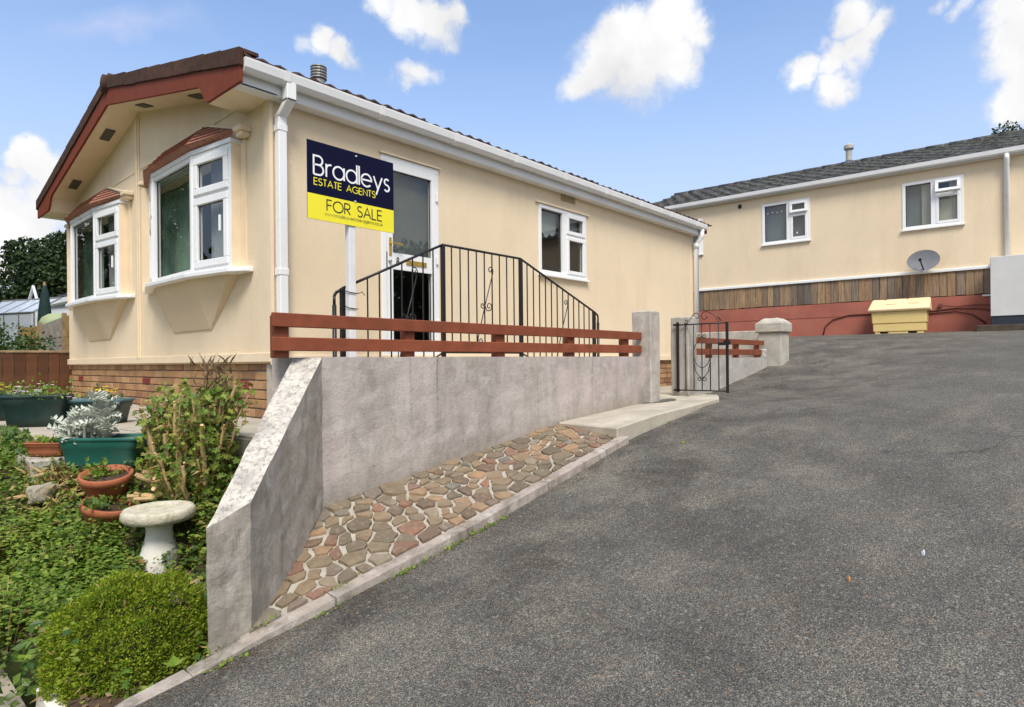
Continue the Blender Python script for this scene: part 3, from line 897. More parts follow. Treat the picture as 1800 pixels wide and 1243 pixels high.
# ---- roof
YE = -.20                                              # tile edge over the gutter
ZE = 2.395
roof_top = lambda y: ZE + (min(y, W - y) - YE) * ((3.19 - ZE) / (ridge_y - YE))
X0, X1 = -.335, L + .16
mb = MB()
for s in (0, 1):
    f = (lambda y: y) if s == 0 else (lambda y: W - y)
    mb.prism([(X0 + .03, f(-.14), roof_top(-.14) - .05), (X0 + .03, f(ridge_y), roof_top(ridge_y) - .05), (X0 + .03, f(ridge_y), roof_top(ridge_y) - .09), (X0 + .03, f(-.14), roof_top(-.14) - .09)], (X1 - X0 - .06, 0, 0))
mb.build('roof', 'verge', house)


def tile_mesh_mb(x, y, f, w=.30, ln=.36):
    """double-roll interlocking tile, nose at y, climbing to y+ln"""
    mb = MB(); n = 10
    prof = [(x + w * i / n, .018 + .010 * math.cos(2 * math.pi * 2 * i / n)) for i in range(n + 1)]
    for i in range(n):
        (a, ha), (b, hb) = prof[i], prof[i + 1]
        za, zb = roof_top(y), roof_top(y + ln)
        mb.quad((a, f(y), za - .045 + ha), (b, f(y), za - .045 + hb), (b, f(y + ln), zb - .06 + hb), (a, f(y + ln), zb - .06 + ha))
        mb.quad((a, f(y), za - .062 + ha), (b, f(y), za - .062 + hb), (b, f(y), za - .045 + hb), (a, f(y), za - .045 + ha))
        mb.quad((a, f(y), za - .062 + ha), (b, f(y), za - .062 + hb), (b, f(y + .06), za - .055 + hb), (a, f(y + .06), za - .055 + ha))
    return mb


ident = lambda y: y
mir = lambda y: W - y
t0 = tile_mesh_mb(X0 + .03, YE, ident).build('tile', 'tile', house, smooth=True, loc=(X0 + .18, YE, ZE))
nt = int((X1 - X0 - .04) / .30)
for i in range(1, nt + 1):
    q = copy_part(t0, house, (X0 + .18 + i * .30, YE + rnd.uniform(-.012, .012), ZE + rnd.uniform(-.006, .006)), (rnd.uniform(-.01, .01), rnd.uniform(-.02, .02), 0))
for s, f in ((0, ident), (1, mir)):
    for c in range(1 if s == 0 else 0, 11):
        mb = MB()
        for i in range(nt + 1):
            t = tile_mesh_mb(X0 + .03 + i * .30, YE + c * .30, f)
            b = len(mb.v); mb.v += t.v; mb.f += [tuple(b + q for q in fc) for fc in t.f]; mb.m += t.m
        mb.build('tile_course', 'tile', house, smooth=True)['kind'] = 'stuff'
mb = MB()
for i in range(18): mb.tube([(X0 + .02 + i * .45, ridge_y, 3.165), (X0 + .47 + i * .45, ridge_y, 3.160)], .085, 10)
mb.build('ridge_cap', 'verge', house, smooth=True)
# cloaked verge tiles over the barge boards
for s, f in ((0, ident), (1, mir)):
    for i in range(10):
        ya, yb = YE + i * .3275, YE + (i + 1) * .3275 - .004
        lift = rnd.uniform(-.004, .006)
        mb = MB()
        mb.prism([(X0 - .012, f(ya), roof_top(ya) - .125 + lift), (X0 - .012, f(yb), roof_top(yb) - .125 + lift), (X0 - .012, f(yb), roof_top(yb) + .006 + lift), (X0 - .012, f(ya), roof_top(ya) + .012 + lift)], (.04, 0, 0))
        mb.prism([(X0 + .028, f(ya), roof_top(ya) - .02 + lift), (X0 + .028, f(yb), roof_top(yb) - .024 + lift), (X0 + .028, f(yb), roof_top(yb) + .006 + lift), (X0 + .028, f(ya), roof_top(ya) + .012 + lift)], (.12, 0, 0))
        mb.build('verge_tile', 'verge', house, bevel=.005)
MB().tube([(X0 - .03, ridge_y, 3.12), (X0 + .2, ridge_y, 3.125)], .10, 10).build('ridge_end', 'verge', house, smooth=True)
# barge boards with their boot-shaped feet
for f in (ident, mir):
    top = [(y, roof_top(y) - .118) for y in (-.185, ridge_y)]
    bot = [(ridge_y, soff(ridge_y) - .018), (.62, 2.342), (.56, 2.315), (.50, 2.225), (.43, 2.160), (-.185, 2.150)]
    MB().prism([(X0 + .004, f(y), z) for y, z in top + bot], (.024, 0, 0)).build('barge_board', 'maroon', house, bevel=.003)
    # gable soffit
    ys_ = np.linspace(.52, ridge_y, 6)
    mb = MB()
    for a, b in zip(ys_[:-1], ys_[1:]): mb.quad((X0 + .028, f(a), soff(a)), (0, f(a), soff(a)), (0, f(b), soff(b)), (X0 + .028, f(b), soff(b)))
    mb.quad((X0 + .028, f(.52), soff(.52)), (0, f(.52), soff(.52)), (0, f(.44), 2.168), (X0 + .028, f(.44), 2.168))
    mb.box(X0 + .028, -.002, min(f(-.12), f(.44)), max(f(-.12), f(.44)), 2.160, 2.172)
    mb.build('soffit', 'cream', house)
    for yv in (1.03, 2.45):
        a, b = yv - .13, yv + .13
        mb = MB(); mb.prism([(-.20, f(a), soff(a) - .004), (-.10, f(a), soff(a) - .004), (-.10, f(b), soff(b) - .004), (-.20, f(b), soff(b) - .004)], (0, 0, -.008))
        mb.build('soffit_vent', 'lichen_grey', house)
# far gable barge
for f in (ident, mir):
    MB().prism([(X1 - .04, f(y), z) for y, z in [(-.185, roof_top(-.185) - .12), (ridge_y, roof_top(ridge_y) - .12), (ridge_y, soff(ridge_y)), (-.185, 2.19)]], (.03, 0, 0)).build('barge_board', 'maroon', house)
# fascia, gutter, brackets, downpipes
for f, sg in ((ident, 1), (mir, -1)):
    y0, y1 = sorted((f(-.12), f(-.002)))
    MB().box(X0 + .03, L + .04, y0, y1, 2.155, 2.335).build('fascia', 'gutter', house, bevel=.003)
    mb = MB()
    prof = [(-.120, 2.335), (-.128, 2.275), (-.150, 2.250), (-.185, 2.250), (-.207, 2.275), (-.215, 2.335), (-.222, 2.338), (-.222, 2.325), (-.213, 2.268), (-.189, 2.240), (-.146, 2.240), (-.121, 2.268)]
    mb.prism([(X0 + .035, f(y), z) for y, z in prof], (L + .11 - X0 - .035, 0, 0))
    mb.prism([(X0 + .030, f(y), z) for y, z in [(-.122, 2.338), (-.12, 2.262), (-.148, 2.238), (-.188, 2.238), (-.216, 2.266), (-.224, 2.338)]], (.012, 0, 0))
    mb.build('gutter', 'gutter', house)
    for i in range(9):
        x = .02 + i * .93
        mb = MB(); mb.prism([(x, f(y), z) for y, z in [(-.12, 2.262), (-.147, 2.233), (-.189, 2.233), (-.219, 2.262), (-.228, 2.342), (-.222, 2.342), (-.212, 2.268), (-.187, 2.242), (-.149, 2.242), (-.128, 2.266)]], (.05, 0, 0))
        mb.build('gutter_bracket', 'gutter', house)
mb = MB(); mb.box(.035, .120, -.215, -.130, 2.12, 2.27)
mb.hexa([(.035, -.215, 2.12), (.12, -.215, 2.12), (.12, -.13, 2.12), (.035, -.13, 2.12), (.035, -.215, 2.14), (.12, -.215, 2.14), (.12, -.13, 2.14), (.035, -.13, 2.14)])
mb.hexa([(.020, -.100, 2.02), (.105, -.100, 2.02), (.105, -.02, 2.02), (.020, -.02, 2.02), (.035, -.213, 2.12), (.118, -.213, 2.12), (.118, -.132, 2.12), (.035, -.132, 2.12)])
mb.box(.026, .099, -.094, -.024, -.44, 2.03)
mb.box(.020, .105, -.098, -.012, 1.90, 1.96); mb.box(.020, .105, -.098, -.012, .72, .78)
mb.build('downpipe', 'upvc', house, bevel=.006)
mb = MB(); mb.tube([(L - .02, -.168, 2.25), (L - .02, -.168, 2.12), (L - .02, -.06, 2.0), (L - .02, -.06, -.05)], .042, 10)
mb.tube([(L - .02, -.06, 1.93), (L - .02, -.06, 2.02)], .050, 10); mb.tube([(L - .02, -.06, .06), (L - .02, -.06, .16)], .060, 10)
mb.build('downpipe', 'upvc', house, smooth=True)
MB().tube([(L - .02, -.06, .02), (L - .02, -.06, -.42)], .05, 10).build('drain_pipe', 'upvc', house, smooth=True)
# flue cowl on the roof
mb = MB(); c = (1.055, 1.0, 2.62)
mb.lathe(c, [(.10, 0), (.075, .06), (.065, .30), (.065, .36)], 16)
for i in range(4): mb.lathe((c[0], c[1], c[2] + .365 + i * .030), [(.072, 0), (.084, .006), (.084, .018), (.072, .024)], 16)
mb.lathe((c[0], c[1], c[2] + .485), [(.085, 0), (.085, .012), (.05, .022)], 16)
mb.build('flue', 'steel', house, smooth=False)


# ---- windows
def frame(mb, F, u0, u1, v0, v1, t, w0, w1, mi=0):
    mb.fbox(F, u0, u1, v0, v0 + t, w0, w1, mi); mb.fbox(F, u0, u1, v1 - t, v1, w0, w1, mi)
    mb.fbox(F, u0, u0 + t, v0 + t, v1 - t, w0 + .0005, w1 - .0005, mi); mb.fbox(F, u1 - t, u1, v0 + t, v1 - t, w0 + .0005, w1 - .0005, mi)


def sash(F, u0, u1, v0, v1, t, w0, w1, parent):
    mb = MB(); frame(mb, F, u0, u1, v0, v1, t, w0, w1)
    mb.build('sash', 'upvc', parent, bevel=.005)
    pane(F, u0 + t - .01, u1 - t + .01, v0 + t - .01, v1 - t + .01, (w0 + w1) / 2, parent)


def pane(F, u0, u1, v0, v1, w, parent):
    mb = MB(); mb.quad(F(u0, v0, w), F(u1, v0, w), F(u1, v1, w), F(u0, v1, w))
    mb.build('pane', 'glass', parent)
    mb = MB(); frame(mb, F, u0 + .004, u1 - .004, v0 + .004, v1 - .004, .012, w + .001, w + .006)
    mb.build('gasket', 'black_plastic', parent)


def pleats(name, F, u0, u1, v0, v1, w, mat, parent, n=60, amp=.022, waves=9, seed=0):
    mb = MB(); us = np.linspace(u0, u1, n)
    g = lambda u, v: w + amp * math.sin((u - u0) / (u1 - u0) * waves * 2 * math.pi + .6 * mnoise.noise((u * 7, v, seed))) + .02 * mnoise.noise((u * 3, v * 1.5, seed + 4))
    vs = [v0, (v0 + v1) / 2, v1]
    for a, b in zip(us[:-1], us[1:]):
        for c, d in zip(vs[:-1], vs[1:]): mb.quad(F(a, c, g(a, c)), F(b, c, g(b, c)), F(b, d, g(b, d)), F(a, d, g(a, d)))
    return mb.build(name, mat, parent, smooth=True)


def bay(y0, y1, y2, y3, label):
    """shallow three-sided bay on the gable wall: cheeks at y0/y3, corners at y1/y2"""
    xa, xb, z0, z1 = -.10, -.19, .83, 1.91
    mb = MB()
    xc = -.012
    segs = [((xa, y0), (xb, y1)), ((xb, y1), (xb, y2)), ((xb, y2), (xc, y3))]
    frs = []
    for (ax, ay), (bx, by) in segs:
        u = np.array((bx - ax, by - ay, 0)); ln = np.linalg.norm(u); u /= ln
        w = np.array((-u[1], u[0], 0))
        F = Fr((ax, ay, 0), u, w); frs.append((F, ln))
        frame(mb, F, .0, ln, z0, z1, .045, -.06, 0)
    for (px, py) in ((xb, y1), (xb, y2)): mb.tube([(px + .022, py, z0), (px + .022, py, z1)], .030, 10)
    # head board above the frame
    ring = [(0, y0 - .01), (xa - .012, y0 - .01), (xb - .014, y1), (xb - .014, y2), (xc - .012, y3 + .01), (0, y3 + .01)]
    mb.prism([(x, y, z1 + .001) for x, y in ring], (0, 0, .04))
    b = mb.build('bay_window', 'upvc', house, bevel=.003)
    if label: b['label'] = label
    # side casements with a top light over them, one large fixed pane in the middle
    for k in (0, 2):
        F, ln = frs[k]
        a, c = .04, ln - .04
        mt = MB(); mt.fbox(F, a, c, z0 + .665, z0 + .705, -.05, -.004); mt.build('transom', 'upvc', b, bevel=.003)
        sash(F, a + .006, c - .006, z0 + .042, z0 + .668, .062, -.045, .014, b)
        sash(F, a + .006, c - .006, z0 + .70, z1 - .042, .062, -.045, .014, b)
        if k == 0:
            MB().fbox(F, .13, .145, z0 + .33, z0 + .47, .014, .035).build('stay', 'upvc', b, bevel=.003)
    F, ln = frs[1]
    pane(F, .05, ln - .05, z0 + .04, z1 - .04, -.03, b)
    # cheeks
    for yy, ya_, yb_ in ((y0, y0 - .085, y0 - .002), (y3, y3 + .002, y3 + .085)):
        mb = MB()
        mb.quad((0, yy, z0 - .03), (xa, yy, z0 - .03), (xa, yy, z1 + .04), (0, yy, z1 + .04))
        mb.fbox(FF, ya_, yb_, z0 - .02, z1 + .03, .001, .02)
        mb.build('cheek', 'cream', b)
    # sill
    sp = [(0, y0 - .19), (-.05, y0 - .19), (-.155, y0 - .02), (-.262, y1 - .01), (-.262, y2 + .01), (-.085, y3 - .02), (-.04, y3 + .10), (0, y3 + .10)]
    MB().prism([(x, y, .785) for x, y in sp], (0, 0, .042)).build('sill', 'upvc', b, bevel=.006)
    # base tapering back to the wall
    tp = [(-.001, y0 + .07), (-.085, y0 + .10), (-.185, y1 + .02), (-.185, y2 - .02), (-.045, y3 - .14), (-.001, y3 - .10)]
    c = (y1 + y2) / 2
    lo = [(-.001, c - .47), (-.012, c - .455), (-.014, c - .45), (-.014, c + .45), (-.012, c + .455), (-.001, c + .47)]
    mb = MB()
    for i in range(5): mb.quad((*tp[i], .786), (*tp[i + 1], .786), (*lo[i + 1], .33), (*lo[i], .33))
    mb.quad(*[(x, y, .33) for x, y in lo])
    mb.build('bay_base', 'cream_dull', b)  # downward faces take the darker stucco, underside shade painted in
    # hipped tiled roof, five lapped courses to a face
    RA, RB = np.array((-.035, y1 + .10, 2.235)), np.array((-.035, y2 + .03, 2.235))
    EA, EB = np.array((-.250, y1 - .04, 1.972)), np.array((-.250, y2 + .04, 1.972))
    SA, SB = np.array((-.105, y0 - .06, 1.985)), np.array((-.045, y3 + .05, 1.985))
    for (ta, tb, ba, bb) in ((RA, RB, EA, EB), (RA, RA, SA, EA), (RB, RB, EB, SB)):
        nrm = np.cross(bb - ba, ta - ba); nrm /= np.linalg.norm(nrm)
        if nrm[2] < 0: nrm = -nrm
        nc = 5
        for i in range(nc):
            p, q = i / nc, (i + 1.15) / nc; q = min(q, .995)
            lo_a, lo_b = ba + (ta - ba) * p, bb + (tb - bb) * p
            hi_a, hi_b = ba + (ta - ba) * q, bb + (tb - bb) * q
            o1, o2 = nrm * .018, nrm * .004
            mb = MB(); mb.hexa([lo_a, lo_b, hi_b, hi_a, lo_a + o1, lo_b + o1, hi_b + o2, hi_a + o2]); mb.build('tile', 'bay_tile', b)
    mb = MB(); mb.tube([RA, EA], .014, 6); mb.tube([RB, EB], .014, 6); mb.build('hip_tile', 'bay_tile', b)
    mb = MB(); mb.quad(EA, EB, (xb, y2, 1.95), (xb, y1, 1.95)); mb.quad(SA, EA, (xb, y1, 1.95), (xa, y0, 1.95)); mb.quad(EB, SB, (xc, y3, 1.95), (xb, y2, 1.95)); mb.build('eave_board', 'bay_tile', b)
    mb = MB(); mb.tube([RA + (.02, -.02, .02), SA + (.08, 0, .045)], .016, 6); mb.tube([RA + (.02, 0, .02), RB + (.02, 0, .02)], .014, 6); mb.tube([RB + (.02, .02, .02), SB + (.08, 0, .045)], .016, 6)
    mb.build('flashing', 'cream', b)
    for s in ((y0 - .18, y0 - .03), (y3 + .03, y3 + .12)): MB().box(-.105, 0, s[0], s[1], 1.985, 2.03).box(-.085, 0, s[0] + .025, s[1] - .02, 1.945, 1.986).build('bracket', 'cream', b, bevel=.008)
    # curtains just inside
    Fi = FF
    pleats('curtain', Fi, y2 - .32, y3 - .05, .84, 1.88, -.10, 'curtain', b, waves=11, seed=y0)
    pleats('curtain', Fi, y1 - .08, y1 + .12, .84, 1.88, -.06, 'curtain', b, waves=4, seed=y0 + 2)
    F, ln = frs[0]
    pleats('net_curtain', F, .05, ln - .08, z0 + .04, z1 - .04, -.14, 'net', b, waves=14, amp=.008, seed=y0 + 5)
    F, ln = frs[0]
    MB().lathe(F(.16, z0 + .06, -.09), [(.02, 0), (.03, .02), (.018, .07), (.024, .10), (.012, .12)], 10).build('ornament', 'white_print', b)
    return b


bay(.50, 1.12, 2.11, 2.72, 'tiled bay window nearer the corner downpipe, green curtain behind its centre pane')
bay(3.46, 4.13, 5.16, 5.79, 'tiled bay window nearer the brown garden fence')
# dark backing planes behind the glass, unlit room shade put into their colour
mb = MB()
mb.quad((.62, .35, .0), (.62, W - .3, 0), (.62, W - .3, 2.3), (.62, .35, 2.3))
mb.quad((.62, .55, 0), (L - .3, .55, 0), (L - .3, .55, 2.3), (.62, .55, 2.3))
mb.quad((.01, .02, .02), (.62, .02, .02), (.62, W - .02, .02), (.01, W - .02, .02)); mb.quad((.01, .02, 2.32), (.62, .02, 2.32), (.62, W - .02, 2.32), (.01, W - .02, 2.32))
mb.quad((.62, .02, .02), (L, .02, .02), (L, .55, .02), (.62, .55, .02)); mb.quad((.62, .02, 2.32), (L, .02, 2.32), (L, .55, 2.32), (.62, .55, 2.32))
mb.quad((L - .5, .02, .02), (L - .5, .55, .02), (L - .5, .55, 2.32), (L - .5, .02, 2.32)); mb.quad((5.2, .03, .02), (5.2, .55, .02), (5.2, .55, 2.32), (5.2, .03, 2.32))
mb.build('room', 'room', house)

# kitchen window on the long side
mb = MB(); frame(mb, FS, 3.47, 4.485, 1.085, 1.955, .05, -.05, .012); mb.fbox(FS, 3.955, 4.045, 1.13, 1.91, -.048, .008)
mb.fbox(FS, 4.045, 4.44, 1.615, 1.655, -.047, .007)
kw = mb.build('kitchen_window', 'upvc', house, bevel=.004)
pane(FS, 3.52, 3.955, 1.135, 1.905, -.03, kw)
sash(FS, 4.04, 4.445, 1.65, 1.912, .048, -.04, .022, kw)
sash(FS, 4.04, 4.445, 1.128, 1.62, .048, -.04, .022, kw)
MB().fbox(FS, 3.45, 4.505, 1.055, 1.083, -.02, .05).build('sill', 'upvc', kw, bevel=.004)
MB().fbox(FS, 3.41, 4.54, 1.958, 1.978, 0, .03).build('drip_strip', 'cream', kw)
mb = MB()
us = np.linspace(3.53, 3.95, 22)
for a, b in zip(us[:-1], us[1:]):
    za, zb = (1.62 - .05 * abs(math.sin((q - 3.53) / .42 * math.pi * 3)) + .06 * abs(q - 3.74) / .2 for q in (a, b))
    mb.quad(FS(a, za, -.10), FS(b, zb, -.10), FS(b, 1.91, -.10), FS(a, 1.91, -.10))
mb.quad(FS(4.06, 1.66, -.10), FS(4.43, 1.66, -.10), FS(4.43, 1.90, -.10), FS(4.06, 1.90, -.10))
mb.build('net_curtain', 'net', kw)
mb = MB(); mb.fbox(FS, 3.93, 4.235, 2.075, 2.145, 0, .014)
for i in range(9): mb.fbox(FS, 3.955 + i * .029, 3.967 + i * .029, 2.082, 2.138, .014, .022)
mb.build('wall_vent', 'vent_tan', house)
MB().fbox(FS, 4.93, 5.13, 2.22, 2.30, .120, .135).build('junction_cover', 'cream', house, bevel=.005)

# door
mb = MB(); frame(mb, FS, 1.098, 1.822, .0, 1.992, .055, -.055, .010)
door = mb.build('door', 'upvc', house, bevel=.004)
mb = MB(); mb.fbox(FS, 1.156, 1.766, .06, .16, -.035, .018); mb.fbox(FS, 1.156, 1.766, 1.86, 1.935, -.035, .018); mb.fbox(FS, 1.156, 1.766, .90, 1.06, -.035, .018)
mb.fbox(FS, 1.156, 1.222, .16, 1.86, -.0345, .0175); mb.fbox(FS, 1.716, 1.766, .16, 1.86, -.0345, .0175)
mb.build('door_leaf', 'upvc', door)
pane(FS, 1.215, 1.722, 1.05, 1.868, -.01, door); pane(FS, 1.215, 1.722, .152, .908, -.01, door)
MB().fbox(FS, 1.38, 1.64, .955, 1.005, .018, .026).build('letter_plate', 'gold', door, bevel=.003)
mb = MB(); mb.fbox(FS, 1.175, 1.202, 1.03, 1.20, .018, .026); mb.tube([FS(1.188, 1.145, .026), FS(1.188, 1.145, .065), FS(1.30, 1.135, .068)], .009, 8)
mb.build('handle', 'gold', door)
MB().lathe(FS(1.18, .975, .03), [(.001, -.014), (.016, -.010), (.018, 0), (.012, .012), (.001, .015)], 12).build('bell_knob', 'steel', door, smooth=True)
for v in (.35, 1.0, 1.65): MB().fbox(FS, 1.775, 1.80, v, v + .09, .010, .030).build('hinge', 'upvc', door, bevel=.004)
MB().fbox(FS, 1.08, 1.84, 1.995, 2.012, .0, .03).build('drip_strip', 'cream', door)
# grey sheet added behind the upper door glass for its reflected-sky grey
MB().quad(FS(1.16, 1.0, -.07), FS(1.77, 1.0, -.07), FS(1.77, 1.9, -.07), FS(1.16, 1.9, -.07)).build('door_blind', 'door_blind', door)

# ------------------------------------------------------------------ lettering (stroke alphabet)
def arc(cx, cy, r, a0, a1, n=18, ry=None):
    ry = r if ry is None else ry
    return [(cx + r * math.cos(R(a0 + (a1 - a0) * i / n)), cy + ry * math.sin(R(a0 + (a1 - a0) * i / n))) for i in range(n + 1)]


G = {
    'B': (.62, [[(0, 0), (0, 1), (.30, 1)] + arc(.30, .765, .235, 90, -90)[1:] + [(0, .53)], [(.30, .53)] + arc(.32, .265, .265, 90, -90)[1:] + [(0, 0)]]),
    'E': (.48, [[(.48, 1), (0, 1), (0, 0), (.48, 0)], [(0, .52), (.45, .52)]]),
    'S': (.50, [arc(.25, .755, .225, 35, 270, 14, .245) + arc(.25, .255, .25, 90, -150, 14, .255)[1:]]),
    'T': (.46, [[(0, 1), (.46, 1)], [(.23, 1), (.23, 0)]]),
    'A': (.74, [[(0, 0), (.37, 1), (.74, 0)], [(.13, .34), (.61, .34)]]),
    'G': (.86, [arc(.46, .5, .46, 45, 360, 26, .5), [(.92, .5), (.52, .5)]]),
    'N': (.64, [[(0, 0), (0, 1), (.64, 0), (.64, 1)]]),
    'F': (.46, [[(0, 0), (0, 1), (.46, 1)], [(0, .52), (.43, .52)]]),
    'O': (.98, [arc(.49, .5, .49, 0, 360, 30, .5)]),
    'R': (.56, [[(0, 0), (0, 1), (.28, 1)] + arc(.28, .74, .26, 90, -90)[1:] + [(0, .48)], [(.20, .48), (.56, 0)]]),
    'L': (.44, [[(0, 1), (0, 0), (.44, 0)]]),
    'r': (.28, [[(0, 0), (0, .70)], arc(.26, .42, .26, 180, 75, 10)]),
    'a': (.70, [arc(.35, .35, .35, 0, 360, 26), [(.70, 0), (.70, .70)]]),
    'd': (.70, [arc(.35, .35, .35, 0, 360, 26), [(.70, 0), (.70, 1.06)]]),
    'b': (.70, [arc(.35, .35, .35, 0, 360, 26), [(0, 0), (0, 1.06)]]),
    'l': (.0, [[(0, 0), (0, 1.06)]]),
    'e': (.70, [[(0, .36), (.69, .36)] + arc(.35, .35, .35, 2, 318, 26)]),
    'y': (.60, [[(0, .70), (.30, .0)], [(.60, .70), (.17, -.34)]]),
    's': (.38, [arc(.19, .53, .16, 35, 270, 12, .17) + arc(.19, .18, .18, 90, -150, 12, .18)[1:]]),
    'w': (.80, [[(0, .70), (.2, 0), (.4, .70), (.6, 0), (.8, .70)]]),
    't': (.26, [[(.12, 0), (.12, .98)], [(0, .68), (.26, .68)]]),
    'g': (.70, [arc(.35, .35, .35, 0, 360, 26), [(.70, .70), (.70, .0)] + arc(.36, .0, .34, 0, -150, 10)[1:]]),
    'n': (.54, [[(0, 0), (0, .70)], arc(.27, .42, .27, 180, 0, 12) + [(.54, 0)]]),
    'c': (.62, [arc(.35, .35, .35, 45, 315, 22)]),
    'o': (.70, [arc(.35, .35, .35, 0, 360, 26)]),
    'u': (.54, [[(0, .70), (0, .27)] + arc(.27, .27, .27, 180, 360, 12)[1:] + [(.54, .70)], [(.54, .3), (.54, 0)]]),
    'k': (.48, [[(0, 0), (0, 1.06)], [(.44, .70), (0, .30)], [(.13, .42), (.48, 0)]]),
    '.': (.05, [[(0, .0), (.05, .0)]]), '-': (.24, [[(0, .3), (.24, .3)]]), ' ': (.45, []),
    '8': (.56, [arc(.28, .75, .22, 0, 360, 20, .24), arc(.28, .255, .28, 0, 360, 20, .255)]),
}


def ribbon(mb, F, pts, t, w):
    pts = [np.array(p, float) for p in pts]
    closed = np.linalg.norm(pts[0] - pts[-1]) < 1e-6
    L_, R_ = [], []
    n = len(pts)
    for i in range(n):
        a = pts[i] - pts[i - 1] if i > 0 else (pts[0] - pts[-2] if closed else pts[1] - pts[0])
        b = pts[i + 1] - pts[i] if i < n - 1 else (pts[1] - pts[0] if closed else a)
        a = a / (np.linalg.norm(a) + 1e-9); b = b / (np.linalg.norm(b) + 1e-9)
        na, nb = np.array((-a[1], a[0])), np.array((-b[1], b[0]))
        m_ = na + nb; L2 = np.linalg.norm(m_)
        m_ = na if L2 < .3 else m_ / L2
        k_ = min(1.6, 1 / max(.35, m_.dot(na)))
        L_.append(pts[i] + m_ * t * k_); R_.append(pts[i] - m_ * t * k_)
    for i in range(n - 1):
        mb.quad(F(*R_[i], w), F(*R_[i + 1], w), F(*L_[i + 1], w), F(*L_[i], w))
        mb.quad(F(*R_[i], w), F(*R_[i + 1], w), F(*R_[i + 1], w - .0012), F(*R_[i], w - .0012))
        mb.quad(F(*L_[i], w), F(*L_[i + 1], w), F(*L_[i + 1], w - .0012), F(*L_[i], w - .0012))


def write(name, text, F, u0, u1, v, cap, thick, w, mat, parent, gap=.13):
    nat = sum(G[c][0] + gap for c in text) - gap
    sx = (u1 - u0) / nat
    x = 0; mb = MB(); kk = 0
    for c in text:
        for st in G[c][1]:
            ribbon(mb, F, [(u0 + (x + px) * sx, v + py * cap) for px, py in st], thick, w + kk * .00003); kk += 1
        x += G[c][0] + gap
    return mb.build(name, mat, parent)


write('door_number', '8', FS, 1.262, 1.292, .945, .07, .005, .0215, 'ink', door)

# ------------------------------------------------------------------ for sale board
SY = -.95
SX0, SX1, SZ0, SZ1 = -.222, .517, 1.005, 1.553
BW, BH = SX1 - SX0, SZ1 - SZ0
sign = thing('sale_sign', (.17, SY, -.45), 'navy and yellow estate agent FOR SALE board on a white post', 'sign')
FB = Fr((SX0, SY, SZ0), (1, 0, 0), (0, -1, 0))
MB().fbox(FB, 0, BW, 0, BH, -.004, 0).build('board', 'navy', sign)
MB().fbox(FB, .0006, BW - .0006, .0006, BH * .325, .0004, .0012).build('yellow_panel', 'yellow', sign)
write('agent_lettering', 'Bradleys', FB, .068 * BW, .945 * BW, .575 * BH, .24 * BH, .0063, .0016, 'white_print', sign, .15)
write('agent_lettering', 'ESTATE AGENTS', FB, .070 * BW, .765 * BW, .445 * BH, .085 * BH, .0030, .0016, 'yellow', sign, .17)
write('sale_lettering', 'FOR SALE', FB, .205 * BW, .845 * BW, .140 * BH, .140 * BH, .0042, .0026, 'ink', sign, .16)
write('web_lettering', 'www.bradleys-estate-agents.co.uk', FB, .180 * BW, .855 * BW, .075 * BH, .040 * BH, .0013, .0026, 'pale_ink', sign, .14)
for u, v in ((.54, .95), (.525, .335)):
    MB().lathe((SX0 + u * BW, SY - .001, SZ0 + v * BH), [(.001, -.005), (.007, -.004), (.0085, 0), (.007, .004), (.001, .005)], 10).build('screw', 'white_print', sign, smooth=True)
MB().box(.115, .172, SY + .006, SY + .06, -.455, 1.50).build('post', 'wood_post', sign, bevel=.004)
mb = MB()
for z in (.515, .40):
    mb.tube([(.108, SY, z), (.180, SY, z - .005), (.182, SY + .07, z + .01), (.108, SY + .07, z + .02), (.108, SY, z)], .0035, 6)
mb.tube([(.180, SY, .51), (.215, SY - .005, .525), (.235, SY - .01, .50)], .003, 6)
mb.build('cable_tie', 'black_plastic', sign)

# ------------------------------------------------------------------ door steps and iron handrail
st = thing('door_steps', (1.62, -.4, -.45), 'concrete landing and steps up to the white front door', 'steps')
MB().box(1.09, 2.16, -.90, -.026, -.455, -.02).build('landing', 'slab', st, bevel=.008)
for i in range(3):
    MB().box(.80 - .29 * i, 1.085 - .29 * i, -.90, -.026, -.455, -.13 - i * .108).build('step', 'slab', st, bevel=.008)
    MB().box(2.165 + .33 * i, 2.49 + .33 * i, -.90, -.026, -.455, -.13 - i * .108).build('step', 'slab', st, bevel=.008)
RYY = -.85
rail = thing('iron_handrail', (1.62, RYY, -.02), 'black wrought iron handrail with scrolls beside the door steps', 'handrail')
A_, B_, C_, D_ = (.115, .552), (1.115, 1.010), (2.140, 1.008), (3.41, .552)
top = [(.045, .425), (.045, .492), (.06, .515), A_, B_, C_, D_, (3.475, .522), (3.49, .50), (3.49, .43)]
mb = MB()
P3 = [(x, RYY, z) for x, z in top]
for a, b in zip(P3[:-1], P3[1:]): mb.tube([a, b], .011, 8)
mb.tube([P3[0], (P3[0][0], RYY, P3[0][1] + .07)], .016, 8); mb.tube([P3[-1], (P3[-1][0], RYY, P3[-1][1] + .07)], .016, 8)
mb.build('top_rail', 'iron', rail, smooth=True)
ztop = lambda x: float(np.interp(x, [p[0] for p in (A_, B_, C_, D_)], [p[1] for p in (A_, B_, C_, D_)]))
zbot = lambda x: ztop(x) - .93
mb = MB(); 
for a, b in zip((A_, B_, C_), (B_, C_, D_)): mb.tube([(a[0], RYY, a[1] - .93), (b[0], RYY, b[1] - .93)], .008, 6)
mb.build('bottom_rail', 'iron', rail)
for x in (A_[0], B_[0], C_[0], D_[0]):
    MB().box(x - .017, x + .017, RYY - .017, RYY + .017, zbot(x) - .06, ztop(x)).build('post', 'iron', rail, bevel=.003)
